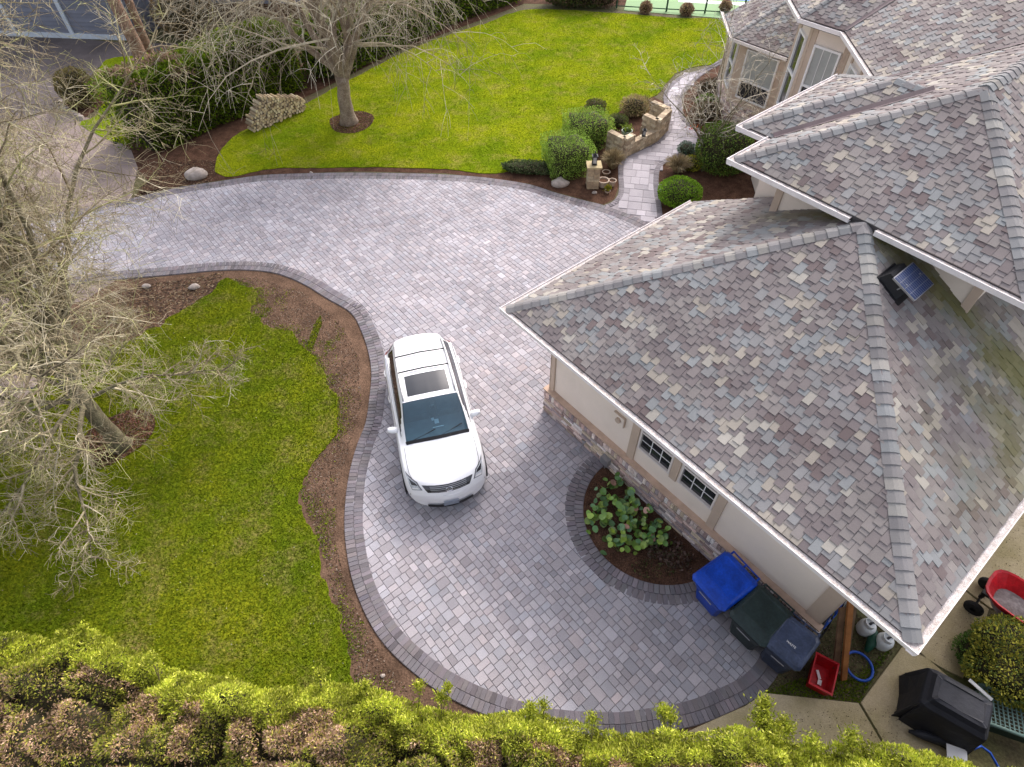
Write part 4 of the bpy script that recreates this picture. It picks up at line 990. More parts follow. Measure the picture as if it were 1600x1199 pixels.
    yy = np.linspace(-.72, .72, 15); 
    # wipers and cowl
    m = MB(); pts = []
    for y in yy: s = 1.24+.12*(y/.9)**2; pts.append((X(s), y, surf(X(1.22), y)+.008))
    
    for y0, y1 in ((-.65, -.02), (.0, .60)):
        m = MB(); m.tube([(X(1.27+.1*(y0/.9)**2), y0, 1.165-.08*abs(y0)), (X(1.42+.1*(y1/.9)**2), y1, 1.285-.08*abs(y1))], .010, 5); m.build('wiper', M['black'], root)
    COWL = True
    # lamps: built proud of the shell, draped on it
    def patch(name, uvs, mt, lift=.006, nz=None, parent=root):   # uvs in (station param, j param) polygon grid corners: quad
        a, b, c, d_ = uvs; m = MB(); n = 8; g_ = []
        for p in range(n+1):
            for q in range(n+1):
                s, t = p/n, q/n; e = (1-s)*((1-t)*np.array(a)+t*np.array(d_))+s*((1-t)*np.array(b)+t*np.array(c))
                i = min(max(e[0]*SUB, 0), ni-1.001); j = e[1]*SJ_; i0, j0 = int(i), int(j); fi, fj = i-i0, j-j0; i1 = min(i0+1, ni-1); j1 = min(j0+1, nf-1)
                P = (1-fi)*((1-fj)*xs[i0, j0]+fj*xs[i0, j1])+fi*((1-fj)*xs[i1, j0]+fj*xs[i1, j1]); N_ = nr[i0, j0]; g_.append(P+N_*lift)
        fs = [(p*(n+1)+q, (p+1)*(n+1)+q, (p+1)*(n+1)+q+1, p*(n+1)+q+1) for p in range(n) for q in range(n)]
        m.add(g_, fs); return m.build(name, mt, parent, smooth=True)
    JM = 2*9
    patch('cowl', [(4.72, 6.1), (4.72, 11.9), (5.06, 11.95), (5.06, 6.05)], M['black'], .004)
    def sym(q): return [(a, JM-b) for a, b in q]
    dl = mat('lamp_dark', (.03, .03, .035), .2, None, .2, 20, spec=.7)
    for f in (lambda q: q, sym):
        patch('lamp_gap', f([(.92, 6.5), (.88, 5.1), (2.75, 4.45), (1.86, 6.2)]), gm_, .004)
        hl = patch('headlight', f([(1.0, 6.35), (.95, 5.2), (2.55, 4.6), (1.78, 6.05)]), M['lens'], .008)
        patch('lamp_inner', f([(1.45, 6.15), (1.55, 5.3), (2.2, 5.0), (1.75, 5.95)]), dl, .012, parent=hl)
        patch('lamp_strip', f([(1.05, 6.2), (1.0, 5.25), (1.2, 5.2), (1.2, 6.1)]), M['white'], .014, parent=hl)
        patch('fog_lamp', f([(.45, 3.3), (.5, 2.9), (.65, 2.9), (.65, 3.3)]), gm_)
        patch('tail_light', f([(10.9, 5.5), (10.9, 4.4), (12.3, 4.3), (12.2, 5.5)]), mat('tail_red', (.25, .01, .01), .15, None, .1, 4, spec=.7))
        patch('rear_quarter_glass', f([(10.55, 5.95), (10.5, 5.3), (11.2, 5.5), (11.3, 6.2)]), tint_, .003)
    # grille: dark backing with bars, emblem, plate
    gr_ = patch('grille', [(.62, 7.0), (.62, 11.0), (1.55, 11.4), (1.55, 6.6)], dl, .005)
    for k in range(4):
        a = .74+.2*k; patch('grille_bar', [(a, 7.35), (a, 10.65), (a+.07, 10.65), (a+.07, 7.35)], M['greymetal'], .014, parent=gr_)
    
    m = MB(); c0 = xs[int(1.05*SUB), nj-1]; T = Matrix.Rotation(math.radians(58), 3, 'Y')
    ring = [Vector(c0)+Vector((.03, 0, .02))+T @ Vector((.052*math.cos(a), .075*math.sin(a), 0)) for a in np.linspace(0, 2*math.pi, 17)]
    m.tube(ring, .008, 5, cap=False); m.tube([Vector(c0)+Vector((.03, 0, .02))+T @ Vector(q) for q in ((-.035, -.03, 0), (.03, -.005, 0), (.03, .045, 0))], .008, 5); m.build('emblem', M['chrome'], gr_)
    m = MB(); m.box((X(-.055), 0, .46), (.02, .34, .15)); m.build('licence_plate', mat('plate', (.25, .28, .34), .4), root)
    # mirrors
    for sy in (-1, 1):
        m = MB(); prof = []
        for k in range(8):
            a = k/7; r_ = .035 if k == 0 else .082*math.sin(math.pi*(.22+.62*a))**.6; prof.append((Vector((X(1.78+.03*a), sy*(.86+.235*a), 1.06+.03*a)), r_))
        m.tube([p[0] for p in prof], [p[1] for p in prof], 10); m.build('wing_mirror', M['car'], root, smooth=True)
    # door handles and belt trim
    for sy in (-1, 1):
        for s in (2.75, 3.62):
            m = MB(); m.tube([(X(s), sy*.945, .93), (X(s+.11), sy*.962, .935), (X(s+.22), sy*.945, .93)], .015, 6); m.build('door_handle', M['chrome'], root)
        m = MB(); m.tube([(X(1.75), sy*.885, 1.075), (X(2.6), sy*.89, 1.09), (X(3.4), sy*.885, 1.11), (X(4.1), sy*.865, 1.13)], .010, 5); m.build('window_trim', M['chrome'], root)
    for s in (.92, 3.66):
        for sy in (-1, 1):
            w_ = MB(); R_ = Matrix.Rotation(math.pi/2, 3, 'X')
            pr = [(.20, -.11), (.34, -.11), (.365, -.08), (.365, .08), (.34, .11), (.20, .11)]; b0 = len(w_.v); w_.lathe(pr, (0, 0, 0), 28)
            w_.v = [tuple(R_ @ Vector(q)+Vector((X(s), sy*.835, .365))) for q in w_.v]; wh = w_.build('wheel', M['tyre'], root, smooth=True)
            w_ = MB(); w_.lathe([(0, .0), (.22, .01), (.24, .04)], (0, 0, 0), 20)
            w_.v = [tuple(R_ @ Vector((q[0], q[1], -q[2]*sy-sy*.06))+Vector((X(s), sy*.87, .365))) for q in w_.v]; w_.build('rim', M['greymetal'], wh)
            w_ = MB(); w_.lathe([(.37, 0), (.405, .0), (.405, .02), (.37, .02)], (0, 0, 0), 28); w_.v = [tuple(R_ @ Vector((q[0], q[1], -q[2]*sy))+Vector((X(s), sy*.938, .38))) for q in w_.v if True]; w_.build('arch_lip', M['black'], root)
    mid = fm[:2]-hd_*(L0/2-.05)
    root.location = (mid[0], mid[1], 0.012); root.rotation_euler.z = math.atan2(hd_[1], hd_[0])
make_car()

# ================================================================== TREES
def tree(base, label, cat, height, trunk_h, r0, limbs, seed, spread, droop, cols, lean=(0, 0), bark='bark', l1n=9, l2n=9, l3n=4, name='bare_tree', low=0, el0=.35, el1=1.2, l1f=(.32, .55), bias=(0, 0), group=None, twigr=.006, upb=.25):
    R = random.Random(seed); root = empty(name, base, label, cat, group)
    rv = lambda s: Vector((R.gauss(0, s), R.gauss(0, s), R.gauss(0, s)))
    tk = MB(); pts = []; n = 8
    for i in range(n+1):
        t = i/n; pts.append(Vector((lean[0]*t*t+R.gauss(0, .015), lean[1]*t*t+R.gauss(0, .015), trunk_h*t-.05)))
    rad = [r0*(1.45 if i == 0 else 1.12 if i == 1 else 1-.25*i/n) for i in range(n+1)]
    tk.tube(pts, rad, 12); tk.build('trunk', M[bark], root, smooth=True)
    top = pts[-1]; tw = MB(); tw2 = MB()
    def grow(p, d, L_, r, lev, mb_, ns, drp):
        P = [p.copy()]; Rd = [r]; dd = d.normalized(); 
        for i in range(ns):
            dd = (dd+rv(.13)+Vector((0, 0, -drp*(i/ns)))*(1 if lev else .3)).normalized(); p = p+dd*L_/ns
            if p.z+base[2] < .15: p.z = .15-base[2]
            P.append(p.copy()); Rd.append(max(r*(1-(i+1)/ns)**(.8 if lev == 0 else 1.)*.97, twigr*.5))
        return P, Rd
    def side(d):
        a = d.orthogonal().normalized(); return Matrix.Rotation(R.random()*2*math.pi, 3, d) @ a
    def at(P, t):
        f = t*(len(P)-1); i = min(int(f), len(P)-2); return P[i].lerp(P[i+1], f-i), (P[i+1]-P[i]).normalized()
    c0 = lambda: (lambda c, g: (c[0]*g, c[1]*g, c[2]*g))(R.choice(cols), R.uniform(.7, 1.3))
    for li in range(limbs):
        a = 2*math.pi*(li+R.uniform(-.3, .3))/limbs; el = R.uniform(el0, el1) if li > low else R.uniform(-.1, .2)
        if li <= low: a = (-2.7, -2.15, -1.65, 2.9, -1.1, .2, 1.2)[li % 7]+R.uniform(-.1, .1); el = (.15, .1, .05, .3, .1, .35, .3)[li % 7]
        st, _ = at(pts, 1.0 if li > limbs*.45 else R.uniform(.6, 1)) if li > low else at(pts, R.uniform(.55, .8))
        d = Vector((math.cos(a)*math.cos(el), math.sin(a)*math.cos(el), math.sin(el)+upb))+Vector((bias[0], bias[1], 0))*(li > low)
        Lm = (height-trunk_h)*R.uniform(.75, 1.05)*(spread if el < .8 else 1)*(1 if li > low else .56)
        lm = MB(); P, Rd = grow(st, d-Vector((0, 0, .25*(li <= low))), Lm, r0*R.uniform(.38, .55)*(1 if li > low else .6), 0, lm, 9, droop*.3 if li > low else .45); lm.tube(P, Rd, 7, cap=False, tint=(1, 1, 1)); lm.build('limb', M[bark], root, smooth=True)
        for k in range(l1n):
            t = .18+.8*(k+R.random())/l1n; q, dq = at(P, min(t, .98)); sd = side(dq)
            d1 = (dq*R.uniform(.4, 1)+sd*R.uniform(.6, 1.1)+Vector((0, 0, .15)))
            L1 = Lm*R.uniform(*l1f)*(1.15-.6*t); P1_, R1_ = grow(q, d1, L1, r0*.13*(1.2-.7*t)+twigr, 1, tw2, 6, droop*.5); tw2.tube(P1_, R1_, 4, cap=False, tint=c0())
            for m in range(l2n):
                t2 = .12+.86*(m+R.random())/l2n; q2_, dq2 = at(P1_, min(t2, .98)); s2 = side(dq2)
                L2 = L1*R.uniform(.3, .6); P2_, R2_ = grow(q2_, dq2*R.uniform(.3, .9)+s2, L2, twigr*1.5, 2, tw, 4, droop); c = c0(); tw.tube(P2_, R2_, 3, cap=False, tint=c)
                for w in range(l3n):
                    q3_, dq3 = at(P2_, R.uniform(.2, .97)); s3 = side(dq3); P3_, R3_ = grow(q3_, dq3*.7+s3, L2*R.uniform(.25, .6), twigr*.9, 3, tw, 3, droop); tw.tube(P3_, R3_, 3, cap=False, tint=c)
    o = tw2.build('branches', M['twig'], root); o['kind'] = 'stuff'
    o = tw.build('twigs', M['twig'], root); o['kind'] = 'stuff'
    return root
lich = [(.36, .31, .19), (.28, .23, .14), (.44, .39, .27), (.20, .16, .10), (.33, .32, .14)]
grey = [(.42, .37, .27), (.33, .28, .19), (.52, .47, .36), (.25, .20, .14)]
b1 = G(190, 698); tree(tuple(b1), 'large bare tree with lichen-green twigs on the near lawn at the left', 'tree', 11.0, 2.2, .20, 27, 21, .80, .14, lich, (-.6, .6), l1n=18, l2n=14, l3n=5, low=6, twigr=.0055, el0=.42, el1=1.3, l1f=(.22, .40), bias=(-.06, .34))
b2 = G(545, 192); tree(tuple(b2), 'bare weeping tree standing in the mulch ring on the upper lawn', 'tree', 10.5, 1.9, .31, 12, 8, .85, .7, grey, (.1, .1), 'bark2', l1n=13, l2n=12, l3n=3, low=-1, twigr=.0085, el0=.6, el1=1.35, l1f=(.45, .8))
b3 = G(236, 122); tree(tuple(b3), 'twin-trunked tree with peeling brown bark behind the conifer hedge', 'tree', 11, 6.5, .30, 5, 14, .7, .4, grey, (-.9, .6), 'bark3', l1n=6, l2n=6, l3n=2, twigr=.012)
b3b = G(247, 112); tree(tuple(b3b), 'slimmer brown trunk leaning beside the twin-trunked tree', 'tree', 11, 6.5, .2, 3, 15, .7, .4, grey, (-.3, .8), 'bark3', l1n=5, l2n=5, l3n=2, twigr=.012)
b4 = G(1098, 265); tree(tuple(b4), 'small bare multi-stemmed tree in the bed between the walkway and the house', 'tree', 5.6, .5, .08, 10, 33, .62, .10, [(.48, .44, .35), (.38, .34, .26), (.55, .50, .42)], (.1, .25), l1n=7, l2n=6, l3n=2, twigr=.007, upb=1.1, low=-1)

# ================================================================== FOLIAGE
def leaves(name, P, Nn, size, cols, parent, aspect=.45, jitter=.7, label=None, kind=None, wts=None, flat=0.):
    n = len(P); d = Nn+RNG.normal(0, jitter, (n, 3)); d /= np.linalg.norm(d, axis=1, keepdims=True)+1e-9
    r = RNG.normal(0, 1, (n, 3)); s = np.cross(d, r); s /= np.linalg.norm(s, axis=1, keepdims=True)+1e-9
    L_ = size*RNG.uniform(.6, 1.4, n)[:, None]; Wd = L_*aspect
    V = np.stack([P-s*Wd*.5, P+d*L_*.5-s*Wd*.6*.5+0*d, P+d*L_, P+d*L_*.5+s*Wd*.5], 1)
    V[:, 0] = P; V[:, 1] = P+d*L_*.55-s*Wd*.5; V[:, 3] = P+d*L_*.55+s*Wd*.5
    if cols.ndim == 2 and len(cols) != n: cols = cols[RNG.choice(len(cols), n, p=wts)]
    T = cols*RNG.uniform(.75, 1.25, (n, 1)); o = quick(name, V, 4, M['leaf'], T, parent)
    if label: o['label'] = label
    if kind: o['kind'] = kind
    return o
darkcore = mat('foliage_core', (.030, .026, .012), .95, None, .4, 6, .8, 12)  # colour of the added hulls that block the view and darken foliage gaps
def blob_core(mb, c, r, n=10, seed=0, flat=1.0):
    vs = []; m = 14
    for i in range(n+1):
        th = math.pi*i/n
        for k in range(m):
            ph = 2*math.pi*k/m; d = np.array([math.sin(th)*math.cos(ph), math.sin(th)*math.sin(ph), math.cos(th)]); s = .85+.3*vnoise(d*1.7+seed, 1.0)
            vs.append((c[0]+d[0]*r[0]*s, c[1]+d[1]*r[1]*s, max(.0, c[2]+d[2]*r[2]*s)))
    fs = [(i*m+k, (i+1)*m+k, (i+1)*m+(k+1) % m, i*m+(k+1) % m) for i in range(n) for k in range(m)]
    mb.add(vs, fs)
def shrub(c, r, label, cols, n, size, cat='shrub', name='shrub', box=0., lump=.35, aspect=.5, wts=None, group=None, rz=0, jitter=.7):
    c = np.array([c[0], c[1], 0.]); root = empty(name, tuple(c), label, cat, group); r = np.array(r, float); cc = np.array([0, 0, r[2]*.95]) if box < .5 else np.array([0, 0, r[2]])
    sd_ = RNG.random()*30
    d = RNG.normal(0, 1, (n*2, 3)); d /= np.linalg.norm(d, axis=1, keepdims=True)
    if box: 
        pw = 1-box*.75; e = np.sign(d)*np.abs(d)**pw; mx = np.max(np.abs(e), 1, keepdims=True); d2 = d/np.max(np.abs(d), 1, keepdims=True); d_ = d*(1-box)+d2*box
    else: d_ = d
    s = 1-lump*.5+lump*(vnoise(d*2.2+sd_, 1.0)*.6+vnoise(d*6+sd_, 1.)*.4)
    s *= np.where(RNG.random(len(d)) < .3, RNG.uniform(.75, 1, len(d)), 1.)
    P = cc+d_*r*s[:, None]
    rot = np.array([[math.cos(rz), -math.sin(rz), 0], [math.sin(rz), math.cos(rz), 0], [0, 0, 1]])
    P = P @ rot.T; Nn = d @ rot.T; k = P[:, 2] > .03; P = P[k][:n]; Nn = Nn[k][:n]
    cols = np.array(cols, float); ci = RNG.choice(len(cols), len(P), p=wts); pat = vnoise(P*1.3+sd_, 2.2); T = cols[ci]*(.75+.5*pat)[:, None]
    leaves('foliage', P, Nn+np.array([0, 0, .35]), size, T*1.75, root, aspect, jitter, kind=None)
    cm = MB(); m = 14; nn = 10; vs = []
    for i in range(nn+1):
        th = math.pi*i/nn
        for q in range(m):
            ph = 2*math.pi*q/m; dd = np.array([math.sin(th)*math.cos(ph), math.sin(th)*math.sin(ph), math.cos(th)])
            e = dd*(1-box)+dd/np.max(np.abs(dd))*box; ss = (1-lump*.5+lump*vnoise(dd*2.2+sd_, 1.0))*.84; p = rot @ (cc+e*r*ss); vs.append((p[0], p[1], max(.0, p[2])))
    cm.add(vs, [(i*m+q, (i+1)*m+q, (i+1)*m+(q+1) % m, i*m+(q+1) % m) for i in range(nn) for q in range(m)]); cm.build('dark_hull', darkcore, root, smooth=True)  # added dark hull under the leaves, no modelled twigs
    return root
g1 = [(.13, .21, .03), (.17, .25, .04), (.21, .30, .06), (.08, .13, .02)]
brn = [(.16, .10, .05), (.11, .07, .04), (.22, .16, .09)]
shrub(G(886, 264), (.82, .82, .58), 'clipped square green shrub nearest the driveway on the upper lawn edge', g1, 11000, .05, box=.92, lump=.2, rz=.25)
shrub(G(915, 222), (.82, .8, .55), 'clipped square green shrub behind the other, with dry brown stalks on top', g1+[(.25, .16, .08)], 10000, .05, box=.92, lump=.22, rz=.25, wts=[.3, .3, .25, .1, .05])
shrub(G(1059, 316), (.75, .72, .42), 'low rounded green shrub beside the garage roof edge', [(.10, .19, .015), (.14, .24, .02), (.06, .11, .01)], 6000, .06, lump=.12)
shrub(G(1124, 262), (.95, .9, .8), 'dark green boxy shrub against the house wall', [(.07, .12, .02), (.11, .16, .03), (.04, .07, .015)], 7000, .07, box=.4, lump=.2)
shrub(G(1104, 185), (.75, .6, .3), 'reddish-brown low shrub by the bay window', [(.10, .06, .04), (.07, .05, .03), (.13, .09, .05)], 2500, .06, lump=.4)
shrub(G(1110, 150), (.6, .6, .35), 'dark brown shrub left of the bay window', [(.07, .045, .03), (.05, .04, .02)], 2200, .07, lump=.4)
shrub(G(1103, 168), (.45, .45, .25), 'bright green low plant under the bay window', [(.12, .20, .03), (.08, .14, .02)], 1500, .07, lump=.3)
shrub(G(1080, 262), (.4, .4, .2), 'yellow-green groundcover clump by the small bare tree', [(.20, .19, .02), (.12, .13, .02)], 1200, .06, lump=.3)
shrub(G(1072, 240), (.35, .4, .2), 'blue-green mound at the walkway corner', [(.05, .09, .06), (.08, .12, .08)], 1200, .05, lump=.3)
shrub(G(930, 172), (.4, .35, .2), 'loose olive shrub at the back of the stone planter', [(.07, .09, .02), (.10, .08, .04)], 1300, .07, lump=.5)
shrub(G(990, 178), (.55, .5, .35), 'pale dry grassy shrub at the head of the stone planter', [(.28, .22, .12), (.15, .15, .05), (.20, .14, .08)], 2200, .12, lump=.5, aspect=.15)
shrub(G(965, 195), (.38, .35, .2), 'dark green shrub inside the stone planter', [(.05, .07, .02), (.09, .10, .03)], 1400, .06, lump=.4)
shrub(G(830, 268), (1.1, .35, .18), 'trailing dark green groundcover left of the square shrub', [(.05, .075, .025), (.09, .10, .05), (.03, .05, .02)], 3800, .06, lump=.6, rz=-.15)
shrub(G(132, 163), (.75, .7, .75), 'rounded olive-brown shrub beside the neighbouring drive', [(.10, .09, .025), (.13, .10, .04), (.07, .06, .03)], 6000, .09, lump=.35, aspect=.3)
shrub(G(300, 57), (1.5, 1.2, 1.3), 'round brown winter shrub against the blue-grey house', [(.14, .10, .05), (.19, .13, .06), (.09, .06, .03)], 7000, .11, lump=.25, aspect=.2)
for i, (x, y, r) in enumerate(((1008, 20, .25), (1072, 23, .3), (1132, 18, .25))):
    shrub(G(x, y), (r, r, .25), ('small tan shrub left along the green fence', 'small tan shrub in the middle of the green fence', 'small reddish shrub along the fence beside the house roof')[i], [(.24, .18, .10), (.13, .08, .06)], 1500, .13, lump=.4, aspect=.2, group='small shrubs along the fence')
shrub(G(905, 8), (2.2, .9, .7), 'wide dark shrub mass behind the upper lawn', [(.06, .075, .02), (.09, .06, .04), (.04, .05, .02)], 5000, .14, lump=.5)
shrub(G(940, 8), (1.1, .8, .6), 'reddish twiggy shrub left of the green fence', [(.13, .08, .06), (.10, .07, .04)], 2500, .14, lump=.5, aspect=.2)
shrub(G(1572, 1052), (.95, .8, .55), 'golden-green conifer bush beside the concrete path at the right', [(.20, .19, .03), (.26, .24, .04), (.12, .13, .02), (.08, .11, .03)], 14000, .055, lump=.6)
shrub(G(1520, 1030), (.4, .45, .25), 'small bright green weed bush at the path edge', [(.05, .10, .02), (.08, .14, .03)], 3000, .04, lump=.5)
# dry ornamental grasses
def tussock(c, r, h, n, label, cols):
    root = empty('dry_grass', (c[0], c[1], 0), label, 'ornamental grass', 'dry ornamental grasses beside the walkway'); m = MB()
    for i in range(n):
        a = rnd.random()*6.283; q = rnd.random()**.6; x, y = math.cos(a)*r*.25*q, math.sin(a)*r*.25*q; ex = Vector((math.cos(a)*r*q*1.05, math.sin(a)*r*q*1.05, h*rnd.uniform(.55, 1)*(1.1-.5*q)))
        p0 = Vector((x, y, 0)); pm_ = p0.lerp(ex, .55)+Vector((0, 0, h*.18)); c_ = rnd.choice(cols); g = rnd.uniform(.7, 1.25); m.tube([p0, pm_, ex], [.006, .006, .003], 3, (c_[0]*g, c_[1]*g, c_[2]*g), cap=False)
    o = m.build('blades', M['twig'], root); o['kind'] = 'stuff'
straw = [(.33, .26, .14), (.26, .19, .10), (.40, .33, .20)]
tussock(G(1058, 268), .55, .75, 700, 'dry straw-coloured grass clump on the house side of the walkway', straw)
tussock(G(957, 262), .5, .85, 700, 'dry straw-coloured grass clump between the stone pillar and the planter wall', straw)
tussock(G(1006, 170), .5, .6, 450, 'pale dry grass tuft at the far end of the planter bed', straw)

# conifer hedges ---------------------------------------------------
def hedge(line, width, h, label, cols, n, size, name='conifer_hedge', wts=None, lump=.35, brown=0.):
    P = [np.array(p[:2]) for p in line]; root = empty(name, (P[0][0], P[0][1], 0), label, 'hedge'); o0 = np.array([P[0][0], P[0][1], 0])
    Pa, d_ = arc_param(smooth(P, 6)); L_ = d_[-1]; s = RNG.random(n)*L_; x = np.interp(s, d_, Pa[:, 0]); y = np.interp(s, d_, Pa[:, 1])
    x2 = np.interp(np.minimum(s+.2, L_), d_, Pa[:, 0])-np.interp(np.maximum(s-.2, 0), d_, Pa[:, 0]); y2 = np.interp(np.minimum(s+.2, L_), d_, Pa[:, 1])-np.interp(np.maximum(s-.2, 0), d_, Pa[:, 1])
    ln = np.hypot(x2, y2); nx, ny = -y2/ln, x2/ln
    a = RNG.uniform(-.15, math.pi+.15, n); w = width/2; cx_ = np.sign(np.cos(a))*np.abs(np.cos(a))**.45; cz_ = np.abs(np.sin(a))**.55
    u = RNG.random(n); side_ = u < .6
    hz = np.where(side_, RNG.random(n), 1.0); off = np.where(side_, np.sign(RNG.random(n)-.5), RNG.uniform(-1, 1, n)); 
    rr = 1-.25*(hz**4)*np.abs(off)
    Q = np.stack([x, y, hz*h], 1); bump = vnoise(Q, .9)*.7+vnoise(Q, 2.3)*.5-.6
    X_ = x+nx*off*w*rr+nx*np.sign(off)*bump*lump*side_; Y_ = y+ny*off*w*rr+ny*np.sign(off)*bump*lump*side_; Z_ = hz*h+(~side_)*bump*lump*1.3-np.where(~side_, np.abs(off)**3*.3, 0)
    ends = RNG.random(n) < .12; e_s = np.where(RNG.random(n) < .5, 0, L_)
    X_ = np.where(ends, np.interp(e_s, d_, Pa[:, 0])+nx*RNG.uniform(-1, 1, n)*w*.9, X_); Y_ = np.where(ends, np.interp(e_s, d_, Pa[:, 1])+ny*RNG.uniform(-1, 1, n)*w*.9, Y_); Z_ = np.where(ends, RNG.random(n)*h, Z_)
    Pp = np.stack([X_, Y_, np.maximum(Z_, .05)], 1)-o0; Nn = np.stack([nx*off*side_, ny*off*side_, np.where(side_, .5, 1.)], 1)
    T = np.array(cols)[RNG.choice(len(cols), n, p=wts)]
    if brown:
        bm = (Z_ > h*.82) & (vnoise(Pp+2, 1.3) > .42) & (s < L_*.45) & (RNG.random(n) < .75); T[bm] = np.array([(.30, .20, .14), (.22, .15, .10), (.36, .26, .18)])[RNG.integers(0, 3, bm.sum())]
    T = T*(.55+.9*vnoise(Pp+5, 1.4))[:, None]
    leaves('foliage', Pp, Nn, size, T, root, .45, .55)
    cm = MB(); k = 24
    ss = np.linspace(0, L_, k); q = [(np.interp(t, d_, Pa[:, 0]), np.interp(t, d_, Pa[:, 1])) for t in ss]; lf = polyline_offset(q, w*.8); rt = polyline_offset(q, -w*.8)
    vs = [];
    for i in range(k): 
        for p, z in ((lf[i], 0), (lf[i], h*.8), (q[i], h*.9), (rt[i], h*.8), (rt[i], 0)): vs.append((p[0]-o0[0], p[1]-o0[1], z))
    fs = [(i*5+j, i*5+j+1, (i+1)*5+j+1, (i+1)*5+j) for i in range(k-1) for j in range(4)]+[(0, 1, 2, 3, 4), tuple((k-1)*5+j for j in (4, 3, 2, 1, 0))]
    cm.add(vs, fs); cm.build('dark_hull', darkcore, root)  # dark hull added so the hedge cannot be seen through
arb = [(.09, .15, .010), (.14, .21, .014), (.20, .27, .018), (.045, .075, .010), (.19, .15, .07)]
hedge([G(222, 225), G(330, 180), G(400, 150), G(455, 128)], 2.3, 2.6, 'tall dark green conifer hedge behind the firewood stack', arb, 42000, .13, wts=[.33, .3, .2, .1, .07], brown=.5)
hedge([G(500, 118), G(580, 78), G(690, 30), G(800, -8)], 2.0, 2.2, 'long dark conifer hedge along the far side of the upper lawn', arb, 30000, .16, wts=[.4, .28, .12, .15, .05])

